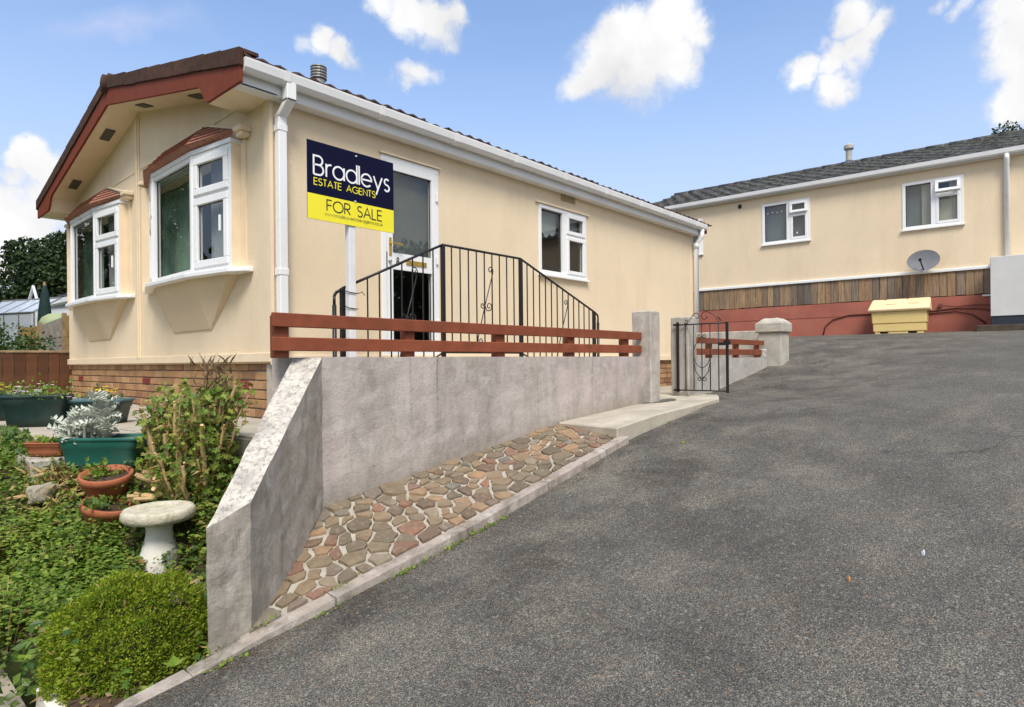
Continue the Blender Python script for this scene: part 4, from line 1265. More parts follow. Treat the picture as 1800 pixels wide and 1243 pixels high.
def balusters(xa, xb, n):
    for i in range(1, n + 1):
        x = xa + (xb - xa) * i / (n + 1)
        MB().tube([(x, RYY, zbot(x)), (x, RYY, ztop(x) - .008)], .0065, 6).build('baluster', 'iron', rail)
balusters(A_[0], B_[0], 8); balusters(B_[0], C_[0], 9); balusters(C_[0], D_[0], 12)


def spiral(cx, cz, r, a0, turns, n=22, s=1):
    return [(cx + r * (1 - .72 * i / n) * math.cos(R(a0) + s * turns * 2 * math.pi * i / n), cz + r * (1 - .72 * i / n) * math.sin(R(a0) + s * turns * 2 * math.pi * i / n)) for i in range(n + 1)]


def scroll_panel(x0, zc, slope):
    dx = .105
    mb = MB()
    hi = (x0 + dx, zc + .30 + slope * dx); lo = (x0 - dx * .9, zc - .30)
    for pts in ([lo, (x0, zc), hi],
                [hi] + spiral(hi[0] - .030, hi[1] + .03, .034, -20, 1.15),
                [lo] + spiral(lo[0] + .030, lo[1] - .03, .034, 160, 1.15),
                [(x0 - .002, zc)] + spiral(x0 - .034, zc - .005, .030, 0, 1.1, s=-1),
                [(x0 + .002, zc - .01), (x0 + .02, zc - .05)] + spiral(x0 + .052, zc - .01, .042, -110, 1.2)):
        mb.tube([(p[0], RYY - .004, p[1]) for p in pts], .0048, 6)
    mb.build('scroll', 'iron', rail, smooth=True)


scroll_panel(.72, .38, .4); scroll_panel(1.63, .52, 0); scroll_panel(2.80, .32, -.3)

# ------------------------------------------------------------------ front retaining wall
rw = thing('retaining_wall', (1.2, -1.55, -.8), 'grey rendered retaining wall with lichened sloping wing by the kerb', 'retaining wall')
mb = MB()
pl = [(-.548, -1.65), (3.16, -1.65), (3.16, -1.45), (-.748, -1.45)]
nseg = 12
mb.prism([(x, y, -1.3) for x, y in pl], (0, 0, 1.332))
o = mb.build('wall_face', 'concrete', rw, cuts=4, rough=.0045)
A3, B3, C3, D3 = (-.545, -1.648), (-1.28, -2.302), (-1.46, -2.302), (-.665, -1.535)
b_, t_ = (-1.2, -1.45, -1.5, -1.2), (.030, -.580, -.655, .028)
mb = MB()
mb.hexa([(*A3, b_[0]), (*B3, b_[1]), (*C3, b_[2]), (*D3, b_[3]), (*A3, t_[0]), (*B3, t_[1]), (*C3, t_[2]), (*D3, t_[3])])
mb.m[1] = 1
o = mb.build('wing', ['concrete_wing', 'lichen_top'], rw, cuts=4, rough=.008)
# gate posts
for nm, x0, x1, zt, lab in (('gate_post', 3.14, 3.335, .50, 'taller concrete gate post at the end of the red brown rails'), ('gate_post', 3.985, 4.185, .478, 'concrete gate post that carries the iron gate')):
    o = MB().box(x0, x1, -1.722, -1.50, -.75, zt).build(nm, 'concrete_post', None, bevel=.012, cuts=3, rough=.006, loc=(x0 + .1, -1.6, -.45))
    tag(o, lab, 'gate post', 'concrete gate posts')

# timber rails on the wall
def rail_fence(xa, xb, y, tops, posts, label, pl=None, zb=.03):
    f = thing('rail_fence', ((xa + xb) / 2, y, zb), label, 'fence', 'red brown timber rail fences')
    for z0, z1 in tops:
        MB().box(xa + rnd.uniform(-.004, .004), xb, y - .028, y - .002, z0, z1).build('rail', 'rail_paint', f, bevel=.004)
    for x0, x1 in posts:
        MB().box(x0, x1, y, y + .06, zb, tops[0][1] - .012).build('post', 'rail_paint', f, bevel=.004)
    return f


rail_fence(-.822, 3.135, -1.592, [(.202, .281), (.068, .146)], [(-.80, -.715), (.11, .19), (.99, 1.09), (1.925, 2.01), (2.83, 2.93)], 'long red brown two-rail fence on top of the retaining wall')
# ------------------------------------------------------------------ iron gate
hx, hy_ = np.array((3.955, -1.605)), np.array((3.975, -2.165))
gdir = (hy_ - hx); gw = np.linalg.norm(gdir); gdir /= gw
FG = Fr((hx[0], hx[1], 0), (gdir[0], gdir[1], 0), (-gdir[1] * -1, gdir[0] * -1, 0))
gate = thing('iron_gate', (hx[0], hx[1], -.36), 'black wrought iron garden gate standing open on its concrete post', 'gate')
gz0, gz1 = -.345, .385
def gtube(name, pts, r, n=6): return MB().tube([FG(u, v, 0) for u, v in pts], r, n).build(name, 'iron', gate, smooth=True)
MB().fbox(FG, -.012, .012, gz0 - .02, gz1 + .03, -.012, .012).build('stile', 'iron', gate)
MB().fbox(FG, gw - .012, gw + .012, gz0 - .02, gz1 + .01, -.012, .012).build('stile', 'iron', gate)
gtube('crossbar', [(0, gz0), (gw, gz0)], .007); gtube('crossbar', [(0, gz1), (gw, gz1)], .007)
for i in range(1, 6): gtube('bar', [(gw * i / 6, gz0), (gw * i / 6, gz1)], .0058)
cu = gw / 2
gtube('scroll', spiral(gw * .18, gz1 + .035, .028, 200, 1.1)[::-1] + [(gw * .19, gz1 + .004), (gw * .32, gz1 + .10)] + spiral(gw * .40, gz1 + .085, .045, 170, .9, s=-1), .0042)
gtube('scroll', spiral(gw * .84, gz1 + .045, .030, -20, 1.1, s=-1)[::-1] + [(gw * .66, gz1 + .12)] + spiral(gw * .57, gz1 + .08, .055, 60, .9), .0042)
gtube('scroll', [(cu, .26)] + arc(cu + .0, .06, .095, 115, 245, 14, .15)[0:] + [(cu, -.10)], .0042)
gtube('scroll', [(cu, .26)] + arc(cu - .0, .06, .095, 65, -65, 14, .15)[0:] + [(cu, -.10)], .0042)
gtube('scroll', [(cu - .095, -.02), (cu - .07, -.14), (cu, -.22)] + spiral(cu + .028, -.215, .026, 200, 1.1), .0042)
gtube('scroll', [(cu + .095, -.02), (cu + .07, -.14), (cu, -.22)] + spiral(cu - .028, -.215, .026, -20, 1.1, s=-1), .0042)
gtube('scroll', [(cu, .25)] + spiral(cu + .028, .255, .024, 200, 1.1), .0042); gtube('scroll', [(cu, .25)] + spiral(cu - .028, .255, .024, -20, 1.1, s=-1), .0042)
MB().fbox(FG, gw - .09, gw + .02, .145, .175, .012, .03).fbox(FG, gw - .03, gw + .03, .15, .20, -.02, .02).build('latch', 'iron', gate)
mb = MB(); mb.fbox(FG, -.05, .02, gz1 - .01, gz1 + .012, -.012, .012); mb.fbox(FG, -.05, .02, gz0 - .012, gz0 + .01, -.012, .012); mb.build('hinge', 'iron', gate)

# ------------------------------------------------------------------ lower wall behind the gate, pillar, second rails
lw = thing('boundary_wall', (5.4, -1.6, -.4), 'low pale rendered wall behind the iron gate', 'wall')
MB().box(4.22, 6.62, -1.655, -1.50, -.85, .012).build('wall_face', 'wall_far', lw, cuts=3, rough=.004)
MB().box(6.50, 6.60, -1.66, -1.53, .0, .135).build('end_block', 'wall_far', lw, bevel=.015, cuts=2, rough=.006)
MB().box(7.0, 7.15, -1.48, -.03, -.5, .425).build('return_wall', 'wall_far', lw, bevel=.01, cuts=2, rough=.004)
rail_fence(4.18, 6.60, -1.592, [(.187, .258), (.050, .126)], [(4.82, 4.90), (5.66, 5.74), (6.42, 6.49)], 'short red brown two-rail fence behind the open iron gate', zb=.01)
pil = thing('stone_pillar', (6.82, -1.68, -.3), 'squat pale pillar with domed cap at the top of the low wall', 'pillar')
MB().box(6.63, 6.98, -1.845, -1.52, -.5, .375).build('shaft', 'pillar', pil, bevel=.012, cuts=3, rough=.006)
mb = MB()
c0, c1 = (6.595, 7.015), (-1.878, -1.485)
mb.hexa([(c0[0], c1[0], .372), (c0[1], c1[0], .372), (c0[1], c1[1], .372), (c0[0], c1[1], .372), (c0[0], c1[0], .515), (c0[1], c1[0], .515), (c0[1], c1[1], .515), (c0[0], c1[1], .515)])
mb.hexa([(c0[0] + .004, c1[0] + .004, .512), (c0[1] - .004, c1[0] + .004, .512), (c0[1] - .004, c1[1] - .004, .512), (c0[0] + .004, c1[1] - .004, .512), (6.70, -1.78, .583), (6.91, -1.78, .583), (6.91, -1.58, .583), (6.70, -1.58, .583)])
mb.build('cap', 'pillar', pil, bevel=.014, cuts=2, rough=.005)

# ------------------------------------------------------------------ far bungalow across the road
kk = -.06
nu = np.array((-kk * -1 * -1, -1, 0)); nu = np.array((.06, -1, 0)); nu /= np.linalg.norm(nu)
nw = np.array((-1, -.06, 0)); nw /= np.linalg.norm(nw)
FN = Fr((11.96, 0, 0), nu, nw)
far = thing('bungalow', FN(1, .5, 0), 'far cream bungalow across the road with mossy grey roof and timber skirt', 'bungalow')
U0, U1 = -3.5, 7.5
mb = MB()
HN = [(-.30, .71, 2.595, 3.515), (2.43, 3.43, 2.555, 3.49), (-2.55, -1.70, 2.56, 3.42)]
wall_holes(mb, FN, U0, U1, 1.70, 3.80, HN)
mb.quad(FN(U0, 1.7, 0), FN(U0, 1.7, -6), FN(U0, 3.8, -6), FN(U0, 4.75, -3), FN(U0, 3.8, 0)); mb.quad(FN(U1, 1.7, 0), FN(U1, 1.7, -6), FN(U1, 3.8, -6), FN(U1, 4.75, -3), FN(U1, 3.8, 0))
mb.quad(FN(U0, 1.7, -6), FN(U1, 1.7, -6), FN(U1, 3.8, -6), FN(U0, 3.8, -6))
mb.build('wall', 'stucco_far', far)
MB().fbox(FN, U0, U1, 1.645, 1.705, .0, .05).build('base_trim', 'upvc', far, bevel=.008)
MB().fbox(FN, U0, U1, 3.685, 3.78, .06, .085).fbox(FN, U0, U1, 3.70, 3.72, .0, .06).build('fascia', 'gutter', far)
mb = MB(); g = [(.086, 3.80), (.095, 3.735), (.125, 3.71), (.16, 3.71), (.185, 3.735), (.195, 3.81), (.187, 3.81), (.178, 3.745), (.155, 3.722), (.128, 3.722), (.105, 3.745)]
mb.prism([FN(U0, v, w) for w, v in g], nu * (U1 - U0)); mb.build('gutter', 'gutter', far)
mb = MB(); mb.tube([FN(4.08, 3.72, .14), FN(4.08, 3.62, .14), FN(4.08, 3.52, .05), FN(4.08, 1.72, .05)], .042, 10); mb.build('downpipe', 'upvc', far, smooth=True)
fz = lambda w: 3.85 + (w + .0) * .36                  # roof height at depth w behind the wall
mb = MB(); mb.quad(FN(U0 - .2, fz(-.16), .16), FN(U1, fz(-.16), .16), FN(U1, fz(3.0), -3.0), FN(U0 - .2, fz(3.0), -3.0)); mb.quad(FN(U0 - .2, fz(3.0), -3.0), FN(U1, fz(3.0), -3.0), FN(U1, 3.8, -6.1), FN(U0 - .2, 3.8, -6.1))
mb.build('roof', 'slate', far)
for c in range(11):
    mb = MB(); w0 = -.17 + c * .288; 
    for i in range(int((U1 - U0 + .2) / .30)):
        u = U0 - .2 + i * .30 + (c % 2) * .15; h = .022 + rnd.uniform(-.008, .012)
        n = 4
        for q in range(n):
            ua, ub = u + .3 * q / n, u + .3 * (q + 1) / n
            ha, hb = (h + .014 * math.cos(2 * math.pi * x / n) for x in (q, q + 1))
            mb.quad(FN(ua, fz(w0) + ha, -w0), FN(ub, fz(w0) + hb, -w0), FN(ub, fz(w0 + .33) + .006, -w0 - .33), FN(ua, fz(w0 + .33) + .006, -w0 - .33))
            mb.quad(FN(ua, fz(w0) - .004, -w0), FN(ub, fz(w0) - .004, -w0), FN(ub, fz(w0) + hb, -w0), FN(ua, fz(w0) + ha, -w0))
    mb.build('tile_course', 'slate', far)['kind'] = 'stuff'
mb = MB()
for i in range(25): mb.tube([FN(U0 - .2 + i * .45, fz(3.0) - .02, -3.0), FN(U0 + .25 + i * .45, fz(3.0) - .03, -3.0)], .09, 8)
mb.build('ridge_cap', 'slate', far, smooth=True)
c = FN(.98, fz(3.0), -2.95)
mb = MB(); mb.lathe(c, [(.16, -.05), (.12, .04), (.085, .06)], 14); mb.build('flue_collar', 'far_slate', far)
mb = MB(); mb.lathe(c, [(.072, .02), (.072, .36)], 14); mb.lathe((c[0], c[1], c[2] + .34), [(.10, 0), (.115, .02), (.115, .10), (.09, .13)], 14); mb.build('flue', 'flue_clay', far)

def far_window(u0, u1, v0, v1, split, openlight, blind, lab):
    mb = MB(); frame(mb, FN, u0, u1, v0, v1, .055, -.06, .015); mb.fbox(FN, split - .045, split + .045, v0 + .055, v1 - .055, -.058, .012)
    vt = v1 - .055 - (v1 - v0) * .27
    mb.fbox(FN, split + .045, u1 - .055, vt - .02, vt + .02, -.057, .011)
    w = mb.build('window', 'upvc', far, bevel=.004)
    if lab: w['label'] = lab
    pane(FN, u0 + .05, split - .04, v0 + .05, v1 - .05, -.03, w)
    sash(FN, split + .04, u1 - .05, v0 + .05, vt - .015, .05, -.04, .02, w)
    # top light, standing ajar
    ang = R(16 if openlight else 5); H = v1 - .05 - vt - .012
    up = np.array((0, 0, 1)) * math.cos(ang) - nw * math.sin(ang)
    Fo = Fr(np.array(FN(0, v1 - .05, .02)) - up * H, nu, np.cross(nu, up) * 1.0)
    if np.dot(Fo.w, nw) < 0: Fo.w = -Fo.w
    Fo.v = up
    sash(Fo, split + .03, u1 - .045, 0, H, .055, -.02, .03, w)
    MB().fbox(FN, u0 - .02, u1 + .02, v0 - .03, v0 - .002, -.01, .05).build('sill', 'upvc', w)
    MB().quad(FN(u0 + .02, v0 + .02, -.35), FN(u1 - .02, v0 + .02, -.35), FN(u1 - .02, v1 - .02, -.35), FN(u0 + .02, v1 - .02, -.35)).build('room', 'room', w)  # dark sheet, the unlit interior put into its colour
    if blind:
        MB().quad(FN(u0 + .05, v0 + .05, -.14), FN(split, v0 + .05, -.14), FN(split, v1 - .05, -.14), FN(u0 + .05, v1 - .05, -.14)).build('net_curtain', 'grey_room', w)
        mb = MB()
        n = 13
        for i in range(n):
            if i > 7 or i < 5:
                a = u0 + .44 * (u1 - u0) + (u1 - u0) * .54 * i / n - (.12 if i < 5 else 0)
                mb.quad(FN(a, v0 + .06, -.10), FN(a + .05, v0 + .06, -.085), FN(a + .05, v1 - .06, -.085), FN(a, v1 - .06, -.10))
        mb.build('blind', 'blind', w)
        MB().quad(FN(split + .04, v0 + .06, -.09), FN(u1 - .05, v0 + .06, -.09), FN(u1 - .05, vt - .1, -.09), FN(split + .04, vt - .1, -.09)).build('blind', 'blind', w)
    else:
        MB().quad(FN(u0 + .05, v0 + .05, -.12), FN(u1 - .05, v0 + .05, -.12), FN(u1 - .05, v1 - .05, -.12), FN(u0 + .05, v1 - .05, -.12)).build('net_curtain', 'grey_room', w)
        mb = MB()
        for i in range(4): mb.lathe(FN(u0 + .12 + i * .10, v1 - .22 + .015 * (i % 2), -.02), [(.001, -.014), (.014, 0), (.001, .014)], 8)
        mb.lathe(FN(split + .17, v0 + .18, -.02), [(.001, -.03), (.016, 0), (.001, .04)], 8)
        mb.build('ornament', 'white_print', w)


far_window(-.30, .71, 2.595, 3.515, .27, 0, 0, 'grey window left of the satellite dish')
far_window(2.43, 3.43, 2.555, 3.49, 2.95, 1, 1, 'window with cream blinds and an open top light')
far_window(-2.55, -1.70, 2.56, 3.42, -2.1, 0, 0, 'window mostly behind the near bungalow')
mb = MB(); mb.lathe(FN(-.80, 3.56, .0), [(.001, -.05), (.035, -.04), (.045, 0), (.035, .04), (.001, .05)], 12); mb.build('wall_outlet', 'black_plastic', far, smooth=True)
# timber skirt: each plank of its own
MB().fbox(FN, U0, 4.2, 1.165, 1.65, -.05, -.012).build('skirt_backing', 'room', far)
p0 = None
prng2 = random.Random(9)
mb = MB(); mb.box(-.062, .062, -.010, .010, -.232, .232)
u = -2.2; n = 0
rotn = math.atan2(nu[1], nu[0])
while u < 3.86:
    wd = prng2.uniform(.85, 1.12) * .128
    pos = FN(u + wd / 2, 1.412 + prng2.uniform(-.008, .006), .004 + prng2.uniform(0, .010))
    if p0 is None: p0 = mb.build('plank', 'plank', far, bevel=.002, loc=pos, local=True); p0.rotation_euler = (0, 0, rotn)
    else: copy_part(p0, far, pos, (0, prng2.uniform(-.008, .008), rotn), (wd / .128, 1, 1))
    u += wd + prng2.uniform(0, .006)
# red painted plinth
MB().fbox(FN, U0, 4.4, .0, 1.165, -.04, .02).build('plinth', 'red_wall', far, cuts=3, rough=.003)
MB().fbox(FN, 3.7, 3.86, 1.13, 1.16, .02, .05).build('vent', 'upvc', far)
MB().fbox(FN, -2.2, 2.0, .87, .878, .018, .024).build('render_joint', 'cable', far)
# satellite dish
dc = np.array(FN(2.79, 1.86, .22))
dish = thing('satellite_dish', FN(2.79, 1.66, .05), 'grey oval satellite dish low on the far cream wall', 'satellite dish')
ax = np.array(nw) * .92 + np.array((0, 0, 1)) * .36 + nu * .12; ax /= np.linalg.norm(ax)
e1 = np.cross((0, 0, 1), ax); e1 /= np.linalg.norm(e1); e2 = np.cross(ax, e1)
mb = MB(); n = 32
rings = [0, .25, .5, .75, .96, 1.0]
tilt = R(14)
for rr in rings:
    for k in range(n):
        q = 2 * math.pi * k / n
        a, b = .275 * rr * math.cos(q), .225 * rr * math.sin(q)
        a, b = a * math.cos(tilt) - b * math.sin(tilt), a * math.sin(tilt) + b * math.cos(tilt)
        mb.v.append(tuple(dc + e1 * a + e2 * b + ax * (.055 * rr * rr)))
for i in range(len(rings) - 1):
    for k in range(n): mb.f.append((i * n + k, i * n + (k + 1) % n, (i + 1) * n + (k + 1) % n, (i + 1) * n + k)); mb.m.append(0)
mb.build('reflector', 'dish', dish, smooth=True)
mb = MB(); p1 = dc - e2 * .20 + ax * .04; p2 = dc + ax * .24 - e2 * .10 - e1 * .06
mb.tube([p1, p2], .012, 8); mb.tube([p2 - ax * .02 + e2 * .02, p2 + e2 * .05 - ax * .05], .028, 10); mb.build('feed_arm', 'black_plastic', dish)
mb = MB(); mb.tube([dc - ax * .01, FN(2.79, 1.74, .02)], .02, 8); mb.fbox(FN, 2.72, 2.86, 1.68, 1.80, .004, .02); mb.build('bracket', 'steel', dish)
# pipes and cables along the plinth
def cab(label, uv, r=.014):
    o = MB().tube([FN(u, v, .02 + r) for u, v in uv], r, 6).build('pipe', 'cable', None, smooth=True, loc=FN(uv[0][0], uv[0][1], .03)); tag(o, label, 'pipe', 'pipes along the red plinth')
cab('red painted pipe sweeping up to the yellow bin', [(.96, .50), (1.0, .68), (1.15, .82), (1.45, .90), (1.95, .905), (2.4, .90)])
cab('upper of the two pipes beyond the yellow bin', [(2.4, .84), (2.9, .90), (3.3, .93), (3.7, .90), (4.0, .80)])
cab('lower pipe bending down beyond the yellow bin', [(2.4, .80), (2.9, .86), (3.3, .88), (3.55, .80), (3.75, .62)])
o = MB().tube([FN(3.05, 1.0, .03), FN(3.05, 1.0, .08)], .035, 10).tube([FN(3.05, 1.0, .07), FN(3.3, .96, .06), FN(3.6, .98, .05), FN(3.85, .96, .05)], .010, 6).build('cable_outlet', 'cable', None, loc=FN(3.05, 1.0, .05)); tag(o, 'round cable outlet with lead on the red plinth', 'cable outlet')

# ------------------------------------------------------------------ grit bin
gb = thing('grit_bin', (11.25, -2.4, .46), 'yellow plastic grit bin with sloping lid against the red plinth', 'grit bin')
FBn = Fr(FN(1.945, 0, .62), nu, nw)
bw = .93
def taper(mb, v0, v1, d0, d1, i0, i1, mi=0):
    mb.hexa([FBn(i0, v0, -.44 + i0), FBn(bw - i0, v0, -.44 + i0), FBn(bw - i0, v0, -d0), FBn(i0, v0, -d0), FBn(i1, v1, -.44 + i1), FBn(bw - i1, v1, -.44 + i1), FBn(bw - i1, v1, -d1), FBn(i1, v1, -d1)], mi)
mb = MB(); taper(mb, .50, .66, .04, .035, .030, .026)
for a, b in ((.055, .15), (.28, .62), (.76, .875)): mb.hexa([FBn(a, .44, -.40), FBn(b, .44, -.40), FBn(b, .44, -.05), FBn(a, .44, -.05), FBn(a, .50, -.40), FBn(b, .50, -.40), FBn(b, .50, -.05), FBn(a, .50, -.05)])
taper(mb, .66, .905, .025, .015, .016, .004)
mb.build('tub', 'bin', gb, bevel=.012)
mb = MB()
mb.hexa([FBn(-.05, .895, -.46), FBn(bw + .05, .895, -.46), FBn(bw + .05, .895, .03), FBn(-.05, .895, .03), FBn(-.03, 1.17, -.45), FBn(bw + .03, 1.17, -.45), FBn(bw + .045, .955, .028), FBn(-.045, .955, .028)])
mb.hexa([FBn(-.055, .925, -.1), FBn(bw + .055, .925, -.1), FBn(bw + .055, .925, .037), FBn(-.055, .925, .037), FBn(-.055, .94, -.1), FBn(bw + .055, .94, -.1), FBn(bw + .055, .94, .037), FBn(-.055, .94, .037)])
mb.build('lid', 'bin_lid', gb, bevel=.015)
for u in (.20, .58):
    MB().fbox(FBn, u, u + .014, 1.10, 1.20, -.40, -.385).build('hinge_pin', 'airbrick', gb)
    MB().hexa([FBn(u + .04, 1.112, -.30), FBn(u + .22, 1.112, -.30), FBn(u + .22, 1.045, -.155), FBn(u + .04, 1.045, -.155), FBn(u + .04, 1.122, -.30), FBn(u + .22, 1.122, -.30), FBn(u + .22, 1.055, -.155), FBn(u + .04, 1.055, -.155)]).build('lid_rib', 'bin_lid', gb)
# ------------------------------------------------------------------ grey cabinet at the right edge
cb = thing('cabinet', (11.5, -4.6, .5), 'plain pale grey cabinet with dark plinth beside the far bungalow', 'cabinet')
MB().fbox(FN, 3.83, 6.4, .715, 1.775, .02, .68).build('body', 'cabinet', cb, bevel=.006)
MB().fbox(FN, 3.845, 6.4, .54, .7125, .02, .665).build('plinth', 'slate_blue', cb)
o = MB().fbox(FN, 3.62, 6.8, .30, .555, .02, .80).build('timber_sleeper', 'bark', None, bevel=.01, loc=FN(4.5, .4, .6)); tag(o, 'low weathered sleeper edging under the grey cabinet', 'sleeper')

# ------------------------------------------------------------------ patio
PE = [(-1.56, 6.25), (-1.56, .06), (-.72, -.92), (-.70, -1.46), (.02, -1.46), (.02, 6.25)]
pat = MB().prism([(x, y, -.75) for x, y in PE], (0, 0, .278)).build('patio', 'brick_mortar'); tag(pat, kind='structure')
slab_r = random.Random(2)
for i in range(3):
    for j in range(-3, 11):
        x0, y0 = -1.545 + i * .515, .06 + j * .565
        poly = [(x0 + .005, y0 + .005), (x0 + .51, y0 + .005), (x0 + .51, y0 + .56), (x0 + .005, y0 + .56)]
        n_ = (-.98, -.84); ln = math.hypot(*n_); n_ = (n_[0] / ln, n_[1] / ln)
        poly = clip_poly(poly, n_, n_[0] * -1.55 + n_[1] * .065)
        poly = clip_poly(poly, (0, -1), 1.44)
        if len(poly) < 3: continue
        z = -.470 + slab_r.uniform(0, .004)
        MB().prism([(x, y, z - .03) for x, y in poly], (0, 0, .034)).build('slab', 'patio', pat, loc=(x0 + .25, y0 + .28, z))
# ------------------------------------------------------------------ planted bank
BD = [2.0, 2.3, 2.6, 3.0, 3.2, 3.4, 3.62, 3.85, 4.05, 4.4]
BZ = [-1.36, -1.30, -1.26, -1.22, -1.16, -1.02, -.80, -.66, -.60, -.60]


def bed_z(x, y):
    d = FW[0] * (x - CAM[0]) + FW[1] * (y - CAM[1])
    return float(np.interp(d, BD, BZ)) + .03 * mnoise.noise((x * 4, y * 4, 1)) + .012 * mnoise.noise((x * 14, y * 14, 4))


def in_bed(x, y):
    if x < -1.85 or y < -2.29: return False
    # right limit: outer face of the wing wall
    t = (y - C3[1]) / (D3[1] - C3[1])
    if y < -1.5 and x > C3[0] + (D3[0] - C3[0]) * t - .004: return False
    if y >= -1.5 and x > -.69: return False
    # behind: the patio edge
    if y > .03: return x < -1.57 and y < 2.5
    if y > -.95 and (x + 1.56) * .98 + (y - .06) * .84 > .03: return False
    return True


bank = grid_mesh('soil_bank', list(np.arange(-1.86, -.60, .045)), list(np.arange(-2.31, 2.5, .045)), bed_z, lambda x, y: in_bed(x, y) or in_bed(x - .05, y) or in_bed(x, y - .05), 'soil')
# ivy and weeds over the bank: nobody could count the leaves
P, A, N, S = [], [], [], []
P2, A2, N2, S2 = [], [], [], []
vr = random.Random(17)
while len(P) + len(P2) < 14000:
    x, y = vr.uniform(-1.85, -.62), vr.uniform(-2.28, 1.6)
    if not in_bed(x, y): continue
    d = FW[0] * (x - CAM[0]) + FW[1] * (y - CAM[1]); l = RT[0] * (x - CAM[0]) + RT[1] * (y - CAM[1])
    q = l / d
    cl = mnoise.noise((x * 2.6, y * 2.6, 7))
    den = .9 if q < -.60 else .42
    if q > -.70 and 3.45 < d < 3.8: den *= .55
    if vr.random() > den + .6 * cl: continue
    h = abs(vr.gauss(0, .05)) + .02 + (.30 * max(0, cl + .12) * vr.random() ** .6 if q < -.6 and 2.7 < d < 3.5 else 0)
    if q < -.70 and d < 3.3: h += vr.random() ** 1.5 * .20
    dirv = (vr.gauss(-.3, .7), vr.gauss(-.5, .7), vr.gauss(.1, .4))
    if d < 2.62 and vr.random() < .9: continue
    if vr.random() < (.50 if q > -.62 else .15): P.append((x, y, bed_z(x, y) + h)); A.append(dirv); N.append((vr.gauss(-.2, .4), vr.gauss(-.45, .4), 1)); S.append(vr.uniform(.018, .038))
    else: P2.append((x, y, bed_z(x, y) + h + .01)); A2.append(dirv); N2.append((vr.gauss(-.2, .5), vr.gauss(-.4, .5), 1)); S2.append(vr.uniform(.014, .036))
o = leaves('ground_ivy', P, A, N, S, 'ivy', 'ivy_leaf', None, 'stuff'); tag(o, 'dark ivy leaves trailing over the soil bank', 'ivy')
o = leaves('weed_foliage', P2, A2, N2, S2, 'oval', 'weed_leaf', None, 'stuff'); tag(o, 'pale green weeds spreading over the soil bank', 'weeds')
def sprays(name, n, box, hgt, size, shape, mat, label, cond):
    P, A, N, S = [], [], [], []
    k = 0
    while k < n:
        x, y = vr.uniform(box[0], box[1]), vr.uniform(box[2], box[3])
        if not cond(x, y): continue
        k += 1
        h = vr.uniform(*hgt); lx, ly = vr.gauss(-.12, .3), vr.gauss(-.30, .3)
        z0 = bed_z(max(x, -1.85), y)
        for q in range(vr.randint(9, 16)):
            t = (q + 1) / 16; a = q * 2.4 + k
            P.append((x + lx * h * t * t, y + ly * h * t * t, z0 + h * t)); A.append((math.cos(a) + lx * .5, math.sin(a) + ly * .5, .35 - .5 * t)); N.append((lx * .3, -.3, 1)); S.append(size * vr.uniform(.7, 1.3) * (1.15 - .5 * t))
    o = leaves(name, P, A, N, S, shape, mat, None, 'stuff'); tag(o, label, 'weeds')


dep = lambda x, y: FW[0] * (x - CAM[0]) + FW[1] * (y - CAM[1])
lat = lambda x, y: (RT[0] * (x - CAM[0]) + RT[1] * (y - CAM[1])) / dep(x, y)
sprays('leafy_weeds', 420, (-1.85, -1.0, -2.0, .2), (.10, .26), .034, 'oval', 'weed_leaf', 'tall yellow green weeds massed left of the birdbath', lambda x, y: in_bed(x, y) and lat(x, y) < -.635 and 2.75 < dep(x, y) < 3.48)
sprays('ivy_sprays', 150, (-1.85, -.8, -2.0, .2), (.06, .17), .040, 'ivy', 'hedge_leaf', 'loose ivy sprays standing up from the bank', lambda x, y: in_bed(x, y) and 2.75 < dep(x, y) < 3.55)
def mound(c, r, h, n, size, mat, label):
    t = thing('bank_shrub', c, label, 'shrub', 'loose shrubs on the planted bank')
    P, A, N, S = [], [], [], []
    mb = MB()
    for k in range(n):
        a = vr.uniform(0, 2 * math.pi); q = vr.random() ** .5; hh = h * vr.uniform(.55, 1.05) * (1 - .45 * q * q)
        lx, ly = math.cos(a) * r * q, math.sin(a) * r * q
        tip = np.array((c[0] + lx, c[1] + ly, c[2] + hh)); root = np.array((c[0] + lx * .35, c[1] + ly * .35, c[2]))
        if k % 3 == 0: mb.tube([root, (root + tip) / 2 + (0, 0, hh * .12), tip], [.004, .003, .0015], 4)
        for j in range(vr.randint(9, 14)):
            u = .25 + .75 * (j + 1) / 14; p = root + (tip - root) * u + (0, 0, hh * .12 * math.sin(u * math.pi)); b = j * 2.4 + k
            P.append(p + nrng.normal(0, .008, 3)); A.append((math.cos(b) + lx * 2, math.sin(b) + ly * 2, .4 - .5 * u)); N.append((lx, ly - .3, 1)); S.append(size * vr.uniform(.6, 1.3))
    mb.build('stems', 'cut_stem', t)['kind'] = 'stuff'
    leaves('foliage', P, A, N, S, 'oval', mat, t)


